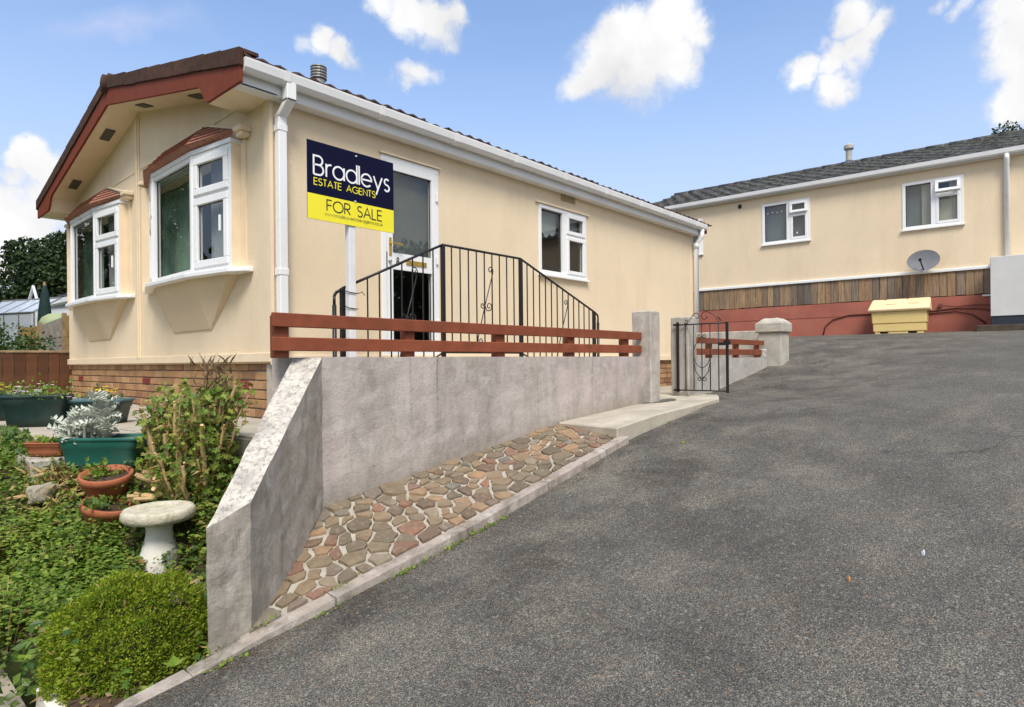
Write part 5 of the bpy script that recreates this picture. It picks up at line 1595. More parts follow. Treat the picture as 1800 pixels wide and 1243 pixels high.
def on_bank(x, y, dz=-.02): return (x, y, bed_z(x, y) + dz)
mound(on_bank(-1.66, -1.02), .19, .30, 130, .032, 'weed_leaf', 'loose yellow green shrub directly left of the birdbath pedestal')
mound(on_bank(-1.80, -.62), .17, .27, 110, .034, 'hedge_leaf', 'bronze-tinged loose shrub near the pale broken stone block')
mound((-1.92, -1.16, -1.33), .20, .36, 140, .030, 'weed_leaf', 'tall loose green shrub by the side path, beyond the rounded bush')
mound((-1.74, .42, -.86), .20, .44, 150, .036, 'weed_leaf', 'bright leafy shrub against the ivy-clad patio wall')
P, A, N, S = [], [], [], []
while len(P) < 2600:
    x, y = vr.uniform(-2.30, -1.72), vr.uniform(-1.78, .3)
    cl = mnoise.noise((x * 3.1, y * 3.1, 2))
    if vr.random() > .45 + cl: continue
    h = vr.random() ** 1.6 * (.16 + .22 * max(0, cl + .2))
    P.append((x, y, -1.36 + max(0, (x + 2.0)) * .25 + h)); A.append((vr.gauss(-.2, .7), vr.gauss(-.5, .6), vr.gauss(.1, .5))); N.append((vr.gauss(-.2, .5), vr.gauss(-.6, .4), .8)); S.append(vr.uniform(.018, .055))
o = leaves('rank_weeds', P, A, N, S, 'oval', 'ivy_leaf', None, 'stuff'); tag(o, 'rank dark weeds grown over the side path edge', 'weeds')
# dead leaves and straw lying about
P, A, N, S = [], [], [], []
while len(P) < 700:
    x, y = vr.uniform(-1.85, -.62), vr.uniform(-2.28, .5)
    if not in_bed(x, y): continue
    P.append((x, y, bed_z(x, y) + .008)); A.append((vr.gauss(0, 1), vr.gauss(0, 1), vr.gauss(.15, .25))); N.append((vr.gauss(0, .5), vr.gauss(-.3, .5), 1)); S.append(vr.uniform(.015, .05))
o = leaves('leaf_litter', P, A, N, S, 'oval', 'dry_leaf', None, 'stuff'); tag(o, 'dead brown leaves scattered on the soil bank', 'leaf litter')
P, A, N, S = [], [], [], []
for i in range(680):
    if i < 520: x, y = vr.gauss(-1.50, .10), vr.gauss(-.37, .10)
    else: x, y = vr.uniform(-1.8, -.7), vr.uniform(-1.9, 0)
    if not in_bed(x, y): continue
    P.append((x, y, bed_z(x, y) + .01 + abs(vr.gauss(0, .03)))); A.append((vr.gauss(0, 1), vr.gauss(-.3, .8), vr.gauss(.35, .5))); N.append((vr.gauss(0, 1), vr.gauss(0, 1), 1)); S.append(vr.uniform(.06, .15))
o = leaves('dry_grass', P, A, N, S, 'blade', 'straw', None, 'stuff'); tag(o, 'straw-coloured dry grass heaped below the teal trough', 'dry grass')

# ivy on the patio's retaining face
P, A, N, S = [], [], [], []
while len(P) < 2600:
    y, z = vr.uniform(.02, 2.4), vr.uniform(-1.4, -.42)
    if mnoise.noise((y * 2.2, z * 2.8, 3)) + .45 < vr.random() * .75: continue
    P.append((-1.57 - abs(vr.gauss(0, .05)) - .01, y, z + vr.gauss(0, .01))); A.append((vr.gauss(-.3, .3), vr.gauss(0, .6), vr.gauss(-.6, .5))); N.append((-1, vr.gauss(-.5, .4), vr.gauss(.4, .4))); S.append(vr.uniform(.03, .062))
o = leaves('wall_ivy', P, A, N, S, 'ivy', 'ivy_leaf', None, 'stuff'); tag(o, 'ivy hanging over the retaining face of the patio', 'ivy')
pw = thing('patio_wall', (-1.565, .8, -1.3), 'mossy concrete wall below the patio, draped in ivy', 'wall')
MB().box(-1.60, -1.562, .045, 4, -1.6, -.482).build('wall_face', 'concrete_wing', pw, cuts=3, rough=.004)
MB().box(-1.66, -1.50, .0, .12, -1.0, -.56).build('end_post', 'concrete_wing', pw, bevel=.01, cuts=2, rough=.006)

# ------------------------------------------------------------------ rounded box bush
bc = np.array((-1.585, -1.835, -1.255)); br = np.array((.318, .318, .352))
bush = thing('box_bush', (bc[0], bc[1], -1.35), 'dense rounded yellow green bush at the kerb below the birdbath', 'bush')
lump = lambda d: 1 + .13 * mnoise.noise(Vector(d) * 2.1 + Vector((3, 1, 0))) + .10 * mnoise.noise(Vector(d) * 5.2) + .05 * mnoise.noise(Vector(d) * 11)
n = 64000
D = randdir(n); D = D[D[:, 2] > -.72]
rad = np.array([lump(d) for d in D]) * (1 - np.abs(nrng.normal(0, .075, len(D))))
P = bc + D * br * rad[:, None]
A = D * .7 + randdir(len(D)) * .8 + np.array((0, 0, .25)); N = D * .5 + randdir(len(D)) * .7 + np.array((0, 0, .4))
leaves('foliage', P, A, N, nrng.uniform(.007, .017, len(D)), 'oval', 'box_leaf', bush)
mb = MB(); mb.lathe((bc[0], bc[1], bc[2]), [(.02, -.26), (.14, -.23), (.205, -.12), (.225, 0), (.195, .12), (.125, .185), (.02, .215)], 18, wob=.15); mb.build('branches', 'bush_core', bush, smooth=True)  # solid dark core, the bush's inner shade put into its colour
P, A, N, S = [], [], [], []
for i in range(110):
    d = randdir(1)[0]
    if d[2] < -.3: continue
    P.append(bc + d * br * lump(d) * .97); A.append(d + nrng.normal(0, .5, 3)); N.append(nrng.normal(0, 1, 3)); S.append(vr.uniform(.03, .07))
leaves('sprigs', P, A, N, S, 'blade', 'straw', bush, 'stuff')
# a few broad weeds by the bush
for i, (x, y, z, sz) in enumerate([(-1.56, -2.23, -1.19, .050), (-1.90, -1.55, -1.26, .06), (-1.66, -2.26, -1.24, .045)]):
    pts = [(x, y, z)] * 5
    o = leaves('dandelion', pts, [(math.cos(q * 1.3 + i), math.sin(q * 1.3 + i), .5) for q in range(5)], [(0, 0, 1)] * 5, [sz * (1 + .2 * (q % 2)) for q in range(5)], 'oval', 'weed_leaf')
    LOC[o.name] = np.zeros(3)
    tag(o, ['broad-leaved weed growing at the foot of the round bush on the kerb', 'broad-leaved weed by the whitewashed edging', 'broad-leaved weed under the bush where kerb and edging meet'][i], 'weed', 'weeds around the bush')

# ------------------------------------------------------------------ birdbath
bx, by, bz = -1.262, -1.195, -1.16
bb = thing('birdbath', (bx, by, bz), 'weathered pale stone birdbath with flared white pedestal', 'birdbath')
MB().lathe((bx, by, bz), [(.105, -.05), (.110, .02), (.108, .045), (.104, .09), (.096, .14), (.080, .19), (.068, .235), (.064, .270), (.068, .300), (.075, .315)], 28, wob=.03).build('pedestal', 'bath_stem', bb, smooth=True)
MB().lathe((bx, by, bz + .312), [(.075, 0), (.135, .004), (.170, .014), (.182, .036), (.180, .062), (.170, .076), (.150, .079), (.130, .069), (.08, .062), (.02, .060)], 34, wob=.045, seed=2).build('bowl', 'bath_bowl', bb, smooth=True)
def rock(name, c, r, label, sq=(1, 1, 1)):
    bm = bmesh.new(); bmesh.ops.create_icosphere(bm, subdivisions=3, radius=1)
    for v in bm.verts:
        p = v.co.copy(); k = 1 + .22 * mnoise.noise(p * 1.4 + Vector(c)) + .09 * mnoise.noise(p * 4 + Vector(c))
        p = Vector((max(-.75, min(.75, p.x)), max(-.75, min(.75, p.y)), max(-.7, min(.7, p.z))))
        v.co = Vector((p.x * r * sq[0] * k, p.y * r * sq[1] * k, p.z * r * sq[2] * k))
    me = bpy.data.meshes.new(name); bm.to_mesh(me); bm.free(); me.materials.append(M['rock'])
    o = link(bpy.data.objects.new(name, me)); o.location = c; LOC[o.name] = np.array(c, float)
    tag(o, label, 'rock', 'rocks in the planted bank'); o.rotation_euler = (0.1, .2, r * 40)
rock('rock', (-1.355, -1.80, -1.06), .062, 'pale rock between birdbath pedestal and wing wall', (1.3, 1, .9))
rock('rock', (-1.62, -.42, -.735), .085, 'broken pale stone block in the ivy below the terracotta bowl', (1.1, .8, .75))
rock('rock', (-1.40, -1.72, -1.13), .055, 'small pale stone beside the bush under the birdbath', (1.2, 1, .8))

# ------------------------------------------------------------------ pots and planters
def trough(name, c, w, d, h, rz, mat, rimmat, label, group, soil=True):
    """tapered trough with rolled rim, long axis turned by rz"""
    t = thing(name, c, label, 'planter', group)
    ca, sa = math.cos(rz), math.sin(rz)
    T = lambda x, y, z: (c[0] + x * ca - y * sa, c[1] + x * sa + y * ca, c[2] + z)
    def ring(w2, d2, z, n=6):
        pts = []; rr = min(w2, d2) * .35
        for qx, qy, a0 in ((1, 1, 0), (-1, 1, 90), (-1, -1, 180), (1, -1, 270)):
            for i in range(n): a = R(a0 + 90 * i / (n - 1)); pts.append(T(qx * (w2 - rr) + rr * math.cos(a), qy * (d2 - rr) + rr * math.sin(a), z))
        return pts
    prof = [(.80, 0), (.84, .30), (.90, .66), (.925, .68), (.955, .88), (.955, .90)]
    mb = MB(); rings = [ring(w / 2 * s, d / 2 * s, h * z) for s, z in prof]
    inn = [ring(w / 2 * .90, d / 2 * .86, h * .93), ring(w / 2 * .88, d / 2 * .84, h * .72)]
    n = len(rings[0])
    for q in rings: mb.v += q
    for i in range(len(rings) - 1):
        for k in range(n): mb.f.append((i * n + k, i * n + (k + 1) % n, (i + 1) * n + (k + 1) % n, (i + 1) * n + k)); mb.m.append(0)
    mb.f.append(tuple(range(n - 1, -1, -1))); mb.m.append(0)
    mb.build('tub', mat, t, smooth=True)
    mb = MB(); rr = [ring(w / 2 * .95, d / 2 * .94, h * .885), ring(w / 2 * 1.0, d / 2 * 1.0, h * .90), ring(w / 2 * 1.0, d / 2 * 1.0, h * .97), ring(w / 2 * .97, d / 2 * .96, h), ring(w / 2 * .91, d / 2 * .88, h * .985), ring(w / 2 * .90, d / 2 * .86, h * .75)]
    for q in rr: mb.v += q
    for i in range(len(rr) - 1):
        for k in range(n): mb.f.append((i * n + k, i * n + (k + 1) % n, (i + 1) * n + (k + 1) % n, (i + 1) * n + k)); mb.m.append(0)
    mb.build('rim', rimmat, t, smooth=True)
    mb = MB(); mb.quad(*ring(w / 2 * .90, d / 2 * .86, h * .82)); mb.build('compost', 'soil', t)
    return t


acr = YAW - math.pi / 2
tr1 = trough('plant_trough', (-1.285, -.40, -.655), .50, .24, .215, acr, 'teal', 'teal', 'large teal plastic trough holding the silver-leaved plant', 'plastic plant troughs')
trough('plant_trough', (-1.36, 1.05, -.468), .44, .20, .245, acr + .25, 'dark_green_plastic', 'dark_green_plastic', 'dark green trough with pale lilac and white flowers, at the patio edge', 'plastic plant troughs')
trough('plant_trough', (-1.03, .93, -.468), .56, .24, .200, acr + .1, 'dark_green_plastic', 'blue_rim', 'dark trough with blue rim and yellow flowers, before the brick base', 'plastic plant troughs')
trough('plant_trough', (-1.42, 1.92, -.468), .46, .22, .235, acr + .2, 'dark_green_plastic', 'dark_green_plastic', 'dark green trough cut by the photo edge, by the lilac flowers', 'plastic plant troughs')
def pot(c, r, h, tilt, label, group='terracotta pots'):
    t = thing('terracotta_pot', c, label, 'pot', group)
    m0 = MB().lathe(c, [(r * .62, 0), (r * .90, h * .70), (r * .92, h * .72), (r * 1.0, h * .74), (r * 1.03, h * .98), (r * .99, h), (r * .90, h * .99), (r * .86, h * .80)], 28).build('body', 'terracotta', t, smooth=True)
    MB().lathe(c, [(r * .1, h * .84), (r * .87, h * .83)], 20).build('compost', 'soil', t)
    t.rotation_euler = tilt
    return t
pot((-1.352, -.640, -.795), .135, .17, (.20, -.10, 0), 'tilted terracotta pot with a red flower, upper of the two')
pot((-1.415, -.785, -.935), .132, .16, (.22, .12, 0), 'terracotta pot of bare compost below the tilted one')
tb = trough('terracotta_bowl', (-1.50, -.09, -.560), .26, .20, .085, acr, 'terracotta', 'terracotta', 'shallow terracotta bowl of pale succulents beside the teal trough', 'terracotta bowls')
o = MB().box(-1.64, -1.36, -.22, .04, -.80, -.566).build('stone_block', 'concrete_wing', None, bevel=.015, cuts=2, rough=.008, loc=(-1.5, -.09, -.7)); tag(o, 'dark mossy block under the shallow terracotta bowl', 'block')

def tuft(name, c, n, spread, h, size, shape, mat, label, cat, group=None, parent_extra=None, up=.8):
    t = thing(name, c, label, cat, group)
    P, A, N, S = [], [], [], []
    for i in range(n):
        x, y = nrng.normal(0, spread[0]), nrng.normal(0, spread[1])
        ca, sa = math.cos(acr), math.sin(acr)
        z = abs(nrng.normal(0, h))
        P.append((c[0] + x * ca - y * sa, c[1] + x * sa + y * ca, c[2] + z)); A.append((nrng.normal(0, .7), nrng.normal(0, .7), nrng.normal(up, .4))); N.append((nrng.normal(0, .6), nrng.normal(-.4, .6), 1)); S.append(nrng.uniform(.6, 1.2) * size)
    leaves('foliage', P, A, N, S, shape, mat, t)
    return t
def blooms(t, c, n, spread, z, r, mat, zs=.03):
    ca, sa = math.cos(acr), math.sin(acr)
    P, A, N, S = [], [], [], []
    for i in range(n):
        x, y, zz = nrng.normal(0, spread[0]), nrng.normal(0, spread[1]), z + nrng.normal(0, zs)
        q = (c[0] + x * ca - y * sa, c[1] + x * sa + y * ca, c[2] + zz)
        for k in range(6):
            a = k * math.pi / 3 + i; P.append(q); A.append((math.cos(a), math.sin(a), .35)); N.append((0, -.4, 1)); S.append(r)
    leaves('flower', P, A, N, S, 'oval', mat, t, 'stuff')
c = (-1.34, 1.06, -.27)
t = tuft('flowering_plant', c, 420, (.12, .06), .055, .030, 'oval', 'weed_leaf', 'bushy plant with lilac and white flowers in a dark green trough', 'plant', 'flowers in the patio troughs')
blooms(t, (c[0] - .06, c[1], c[2]), 44, (.12, .05), .03, .021, 'lilac_petal', .035); blooms(t, c, 22, (.12, .05), .09, .014, 'white_petal', .03)
c = (-.98, .86, -.30)
t = tuft('flowering_plant', c, 260, (.055, .045), .045, .032, 'oval', 'shrub_leaf', 'small plant topped with bright yellow flowers', 'plant', 'flowers in the patio troughs')
blooms(t, c, 16, (.045, .03), .10, .022, 'yellow_petal', .012)
c = (-1.47, 1.95, -.26)
t = tuft('flowering_plant', c, 240, (.12, .06), .05, .032, 'oval', 'weed_leaf', 'yellow flowered plant cut by the photo edge', 'plant', 'flowers in the patio troughs')
blooms(t, c, 14, (.08, .04), .07, .024, 'yellow_petal', .015)
c = (-1.385, -.63, -.665)
t = tuft('potted_plant', c, 120, (.03, .03), .04, .034, 'oval', 'weed_leaf', 'little plant with a red bud in the tilted terracotta pot', 'plant')
blooms(t, (c[0] + .015, c[1], c[2]), 2, (.008, .008), .065, .016, 'red_petal', .004)
c = (-1.50, -.09, -.490)
tuft('succulent', c, 90, (.07, .035), .012, .045, 'oval', 'weed_leaf', 'pale green succulents filling the shallow terracotta bowl', 'plant', up=.5)
c = (-1.42, -.79, -.80)
tuft('ivy_sprig', (c[0] - .05, c[1] - .06, c[2] + .02), 34, (.05, .04), .02, .04, 'ivy', 'ivy_leaf', 'ivy sprig creeping over the lower terracotta pot', 'ivy')

# silver ragwort: every lobed leaf of its own
rg = thing('silver_ragwort', (-1.36, -.36, -.48), 'silver-white felted plant spilling over the teal trough', 'plant')
def ragwort_leaf(seed):
    r_ = random.Random(seed); mb = MB()
    cur = lambda t: (0, t, .22 * math.sin(t * 2.2) - .26 * t * t)
    wid = lambda t: .035 + .05 * math.sin(min(1, t) * math.pi * .9)
    for i in range(10):
        t0_, t1_ = i / 10, (i + 1) / 10; w0, w1 = wid(t0_), wid(t1_)
        a, b = cur(t0_), cur(t1_)
        mb.quad((-w0, a[1], a[2]), (w0, a[1], a[2]), (w1, b[1], b[2]), (-w1, b[1], b[2]))
    for i in range(4):
        t = .34 + i * .175; ln = (.36, .44, .38, .24)[i] * r_.uniform(.9, 1.1)
        p = cur(t); q = cur(min(1, t + .10))
        for s in (-1, 1):
            e = (s * ln, p[1] + .24 * ln + .10, p[2] + .07 + r_.uniform(-.04, .04))
            mid = ((p[0] + e[0]) * .62, p[1] + (e[1] - p[1]) * .62, (p[2] + e[2]) / 2 + .05)
            mb.quad((0, p[1] - .04, p[2] + .002), (mid[0], mid[1] - .058, mid[2]), e, (mid[0], mid[1] + .058, mid[2]), (0, q[1], q[2] + .002))
    return mb
protos = [ragwort_leaf(s).build('leaf', 'silver_leaf', rg, loc=(-1.36, -.36, -.48), local=True) for s in (1, 2, 3)]
rr_ = random.Random(4)
k = 0
for (ox, oy, oz, n, lean) in ((-.12, .0, 0.0, 28, -.35), (.10, -.01, .0, 26, .10), (.09, .0, .10, 18, .05), (-.02, .02, .0, 14, -.1)):
    ca, sa = math.cos(acr), math.sin(acr)
    for i in range(n):
        pos = (-1.37 + ox * ca - oy * sa, -.335 + ox * sa + oy * ca, -.49 + oz + rr_.uniform(0, .13))
        az = rr_.uniform(0, 2 * math.pi); el = rr_.uniform(.1, 1.25)
        sc = rr_.uniform(.085, .15)
        rot = Matrix.Rotation(az, 3, 'Z') @ Matrix.Rotation(el, 3, 'X') @ Matrix.Rotation(rr_.uniform(-.4, .4), 3, 'Y')
        rot = Matrix.Rotation(lean, 3, Vector((sa, -ca, 0))) @ rot
        if k < 3: o = protos[k]; o.location = np.array(pos) - origin(rg)
        else: o = copy_part(protos[k % 3], rg, pos)
        o.rotation_euler = rot.to_euler(); o.scale = (sc, sc, sc); k += 1
mb = MB(); 
for q in range(6): mb.tube([(-1.37 + .03 * q - .08, -.33 - .025 * q + .05, -.50), (-1.37 + .035 * q - .09, -.33 - .03 * q + .06, -.37)], .008, 6)
mb.build('stems', 'silver_leaf', rg)

# ------------------------------------------------------------------ cut-back shrub with ivy
shrub = thing('cut_back_shrub', (-1.08, -.98, -.72), 'hard-pruned shrub of bare tan stumps wound with ivy', 'shrub')
sr = random.Random(12)
tips = []
ca, sa = math.cos(acr), math.sin(acr)
for i in range(120):
    side = sr.uniform(-1, 1); dep = sr.uniform(-1, 1)
    bx_, by_ = side * .12 + .045, dep * .11
    low = i % 3 == 0
    hgt = sr.uniform(.20, .42) if low else sr.uniform(.44, .61)
    lean = (side * .11 + sr.gauss(0, .06)) * hgt / .55, (dep * .07 + sr.gauss(0, .04) - .03)
    p0_ = np.array((-1.015 + bx_ * ca - by_ * sa, -.905 + bx_ * sa + by_ * ca, 0)); p0_[2] = bed_z(p0_[0], p0_[1]) - .02
    pts = []
    for q in range(5):
        t = q / 4
        pts.append(p0_ + np.array(((lean[0] * ca - lean[1] * sa) * t, (lean[0] * sa + lean[1] * ca) * t, hgt * t)) + np.array((sr.gauss(0, .010), sr.gauss(0, .010), 0)) * (q > 0))
    r0 = sr.uniform(.007, .0165)
    mb = MB(); mb.tube(pts, [r0 * (1 - .35 * q / 4) for q in range(5)], 7, cap_mi=1)
    if sr.random() < .45:
        b0 = pts[sr.choice((2, 3))]; dd = np.array((sr.gauss(0, .09), sr.gauss(-.03, .06), sr.uniform(.05, .12)))
        mb.tube([b0, b0 + dd * .5 + np.array((0, 0, .01)), b0 + dd], [r0 * .7, r0 * .62, r0 * .55], 6, cap_mi=1)
    mb.build('stem', ['cut_stem', 'cut_end'], shrub)
    tips.append((pts, r0))
# cut stubs jutting low at the front left
for i in range(26):
    p = np.array((-1.15 + sr.uniform(-.06, .10), -.87 + sr.uniform(-.09, .05), 0)); p[2] = bed_z(p[0], p[1]) + .02 + sr.uniform(0, .08)
    d = np.array((sr.gauss(-.08, .03), sr.gauss(.02, .04), sr.uniform(.0, .07)))
    MB().tube([p, p + d * .6, p + d], [.015, .013, .012], 7, cap_mi=1).build('stub', ['cut_stem', 'cut_end'], shrub)
P, A, N, S = [], [], [], []
for pts, r0 in tips:
    side_w = 1
    for k in range(44):
        t = sr.random() ** .8 * 1.04; q = pts[0] + (pts[-1] - pts[0]) * t
        P.append(q + np.array((sr.gauss(0, .03), sr.gauss(.005, .035), sr.gauss(0, .02)))); A.append((sr.gauss(0, .6), sr.gauss(-.4, .6), sr.gauss(-.2, .6))); N.append((sr.gauss(-.3, .5), sr.gauss(-.8, .4), sr.gauss(.5, .4))); S.append(sr.uniform(.018, .046))
for k in range(900):                                   # denser on the right flank and foot
    x, y, z = sr.gauss(.19, .04), sr.gauss(0, .06), sr.uniform(0, .56)
    P.append((-1.015 + x * ca - y * sa, -.905 + x * sa + y * ca, -.70 + z)); A.append((sr.gauss(0, .6), sr.gauss(-.4, .6), sr.gauss(-.2, .6))); N.append((sr.gauss(-.3, .5), sr.gauss(-.8, .4), sr.gauss(.5, .4))); S.append(sr.uniform(.020, .046))
for k in range(520):                                   # ivy round the foot
    x, y, z = sr.gauss(.04, .13), sr.gauss(-.07, .05), abs(sr.gauss(0, .09))
    q = np.array((-1.015 + x * ca - y * sa, -.905 + x * sa + y * ca, 0)); q[2] = bed_z(q[0], q[1]) + .02 + z
    P.append(q); A.append((sr.gauss(0, .6), sr.gauss(-.4, .6), sr.gauss(-.2, .6))); N.append((sr.gauss(-.3, .5), sr.gauss(-.8, .4), sr.gauss(.5, .4))); S.append(sr.uniform(.020, .044))
leaves('ivy_leaves', P, A, N, S, 'ivy', 'hedge_leaf', shrub)
P, A, N, S = [], [], [], []
for k in range(260):
    pts, r0 = sr.choice(tips); q = pts[0] + (pts[-1] - pts[0]) * sr.random()
    P.append(q + np.array((sr.gauss(0, .03), sr.gauss(0, .03), 0))); A.append((sr.gauss(0, 1), sr.gauss(0, 1), sr.gauss(.2, .8))); N.append((sr.gauss(0, 1), sr.gauss(0, 1), 1)); S.append(sr.uniform(.05, .14))
leaves('dry_twigs', P, A, N, S, 'blade', 'straw', shrub, 'stuff')
P, A, N, S = [], [], [], []
for k in range(150):
    x, y, z = sr.gauss(.17, .05), sr.gauss(0, .05), sr.uniform(.42, .70)
    P.append((-1.015 + x * ca - y * sa, -.905 + x * sa + y * ca, -.70 + z)); A.append((sr.gauss(.2, .5), sr.gauss(0, .5), 1)); N.append((sr.gauss(0, 1), sr.gauss(0, 1), .3)); S.append(sr.uniform(.05, .11))
leaves('dry_foliage', P, A, N, S, 'blade', 'dry_leaf', shrub)

# ------------------------------------------------------------------ brown fence and the gardens beyond
bf = thing('board_fence', (-1.5, 6.3, -.47), 'dark brown close-boarded fence meeting the corner of the bungalow', 'fence')
MB().box(-3.4, .30, 6.325, 6.36, -.1, .0).build('back_rail', 'fence_brown', bf)
x = .24; fr2 = random.Random(8)
pb = None
while x > -3.3:
    z = fr2.uniform(-.004, .004)
    pos = (x, 6.30 + fr2.uniform(-.004, .004), -.13 + z)
    if pb is None: pb = MB().box(x - .064, x + .064, 6.29, 6.312, -.62, .185).build('board', 'fence_brown', bf, bevel=.003, loc=pos)
    else: copy_part(pb, bf, pos, (0, fr2.uniform(-.004, .004), 0))
    x -= .133
MB().box(-3.4, .30, 6.27, 6.34, .190, .222).build('cap_rail', 'timber', bf, bevel=.004)
# lap panels on higher ground behind
def at(px, py, d):
    return CAM + np.array((FW[0], FW[1], 0)) * d + np.array((RT[0], RT[1], 0)) * d * px - np.array((0, 0, 1)) * d * py
lp = thing('panel_fence', at(-.76, 0, 12.5), 'far lapped fence of one golden and one grey panel', 'fence')
pts = [at(-.790, -.060, 13.6), at(-.760, -.065, 12.9), at(-.7205, -.0795, 12.0), at(-.700, -.084, 11.6)]
for k in range(3):
    a, b = pts[k], pts[k + 1]
    u = b - a; u[2] = 0; ln = np.linalg.norm(u); u /= ln
    F = Fr((a[0], a[1], 0), u, (-u[1] * -1, u[0] * -1, 0))
    if np.dot(F.w[:2], FW) > 0: F.w = -F.w
    mt = ['larch_y', 'larch_g', 'larch_y'][k]
    ht = lambda t: a[2] + (b[2] - a[2]) * t
    MB().hexa([F(0, -.5, -.03), F(ln, -.5, -.03), F(ln, -.5, 0), F(0, -.5, 0), F(0, ht(0), -.03), F(ln, ht(1), -.03), F(ln, ht(1), 0), F(0, ht(0), 0)]).build('panel', mt, lp)
    for q in range(5):
        t = q / 4 * .98 + .01
        MB().fbox(F, ln * t - .018, ln * t + .018, -.5, ht(t) - .02, .001, .03).build('batten', mt, lp)
    for z in range(7): MB().fbox(F, .02, ln - .02, -.4 + z * .16, -.385 + z * .16, .0005, .012).build('lap', mt, lp)
    MB().fbox(F, -.04, .04, -.6, ht(0) + .06, -.02, .045).build('post', 'timber', lp)
ps = at(-.753, -.075, 15.5)
pr = thing('parasol', (ps[0], ps[1], -.3), 'closed dark green parasol beyond the far fence', 'parasol')
MB().lathe((ps[0], ps[1], .85), [(.17, 0), (.15, .1), (.135, .5), (.09, .95), (.045, 1.12), (.02, 1.16)], 14, wob=.22).build('canopy', 'canvas', pr, smooth=True)
MB().tube([(ps[0], ps[1], -.4), (ps[0], ps[1], 2.1)], .022, 8).build('pole', 'timber', pr)
MB().lathe((ps[0], ps[1], 1.99), [(.035, 0), (.04, .04), (.015, .10)], 10).build('finial', 'timber', pr)
pcv = at(-.733, -.085, 14.5)
o = MB().lathe((pcv[0], pcv[1], .86), [(.36, -.9), (.36, .10), (.31, .26), (.17, .34), (.03, .36)], 18, wob=.10).build('garden_cover', 'pale_cover', None, smooth=True, loc=(pcv[0], pcv[1], 0)); tag(o, 'pale green covered heap between the parasol and the bungalow', 'cover')
# greenhouse
ga, gb_ = at(-.86, -.10, 18), at(-.765, -.10, 17.2)
u = gb_ - ga; u[2] = 0; gl_ = np.linalg.norm(u); u /= gl_
FGh = Fr((ga[0], ga[1], 0), u, (-FW[0], -FW[1], 0))
gh = thing('greenhouse', FGh(.8, -.4, 0), 'white glazed greenhouse roof beyond the gardens', 'greenhouse')
for i in range(4):
    a, b = gl_ * i / 4, gl_ * (i + 1) / 4 - .03
    MB().quad(FGh(a, 1.50, .1), FGh(b, 1.50, .1), FGh(b, 1.97, -.9), FGh(a, 1.97, -.9)).build('roof_pane', 'gh_glass', gh)
    MB().quad(FGh(a, .0, .1), FGh(b, .0, .1), FGh(b, 1.45, .1), FGh(a, 1.45, .1)).build('side_pane', 'gh_glass', gh)
mb = MB()
for i in range(5):
    a = gl_ * i / 4 - .015; mb.tube([FGh(a, 0, .1), FGh(a, 1.5, .1), FGh(a, 1.97, -.9)], .022, 6)
mb.tube([FGh(0, 1.48, .1), FGh(gl_, 1.48, .1)], .025, 6); mb.tube([FGh(0, 1.97, -.9), FGh(gl_, 1.97, -.9)], .03, 6)
mb.build('glazing_frame', 'steel', gh)
# shed roof and outbuilding
sa_, sb_ = at(-.775, -.11, 21), at(-.69, -.105, 20)
u = sb_ - sa_; u[2] = 0; sl_ = np.linalg.norm(u); u /= sl_
FSh = Fr((sa_[0], sa_[1], 0), u, (-FW[0], -FW[1], 0))
sh = thing('outbuilding', FSh(1, -.4, 0), 'outbuilding with dark tiled roof and white gable beyond the fence', 'outbuilding')
MB().quad(FSh(0, 2.0, .1), FSh(sl_ + 1, 2.0, .1), FSh(sl_ + 1, 2.62, -1.5), FSh(.2, 2.62, -1.5)).quad(FSh(.2, 2.62, -1.5), FSh(sl_ + 1, 2.62, -1.5), FSh(sl_ + 1, 2, -3), FSh(0, 2, -3)).build('roof', 'far_slate', sh)
for i in range(5): MB().hexa([FSh(.02, 2.03 + i * .12, .08 - i * .31), FSh(sl_ + 1, 2.03 + i * .12, .08 - i * .31), FSh(sl_ + 1, 2.05 + i * .12, .0 - i * .31), FSh(.02, 2.05 + i * .12, .0 - i * .31), FSh(.02, 2.06 + i * .12, .09 - i * .31), FSh(sl_ + 1, 2.06 + i * .12, .09 - i * .31), FSh(sl_ + 1, 2.07 + i * .12, .0 - i * .31), FSh(.02, 2.07 + i * .12, .0 - i * .31)]).build('tile_course', 'far_slate', sh)
MB().fbox(FSh, 0, sl_ + 1, -.5, 2.0, -3, 0).build('wall', 'far_white', sh)
MB().tube([FSh(-.05, 1.95, .12), FSh(.25, 2.66, .10), FSh(.5, 2.1, .12)], .05, 6).build('gable_trim', 'far_white', sh)
MB().hexa([FSh(1.0, 1.72, 1.2), FSh(sl_ + 1, 1.98, 1.2), FSh(sl_ + 1, 1.98, .9), FSh(1.0, 1.72, .9), FSh(1.0, 1.86, 1.2), FSh(sl_ + 1, 2.12, 1.2), FSh(sl_ + 1, 2.12, .9), FSh(1.0, 1.86, .9)]).build('gutter', 'far_white', sh)


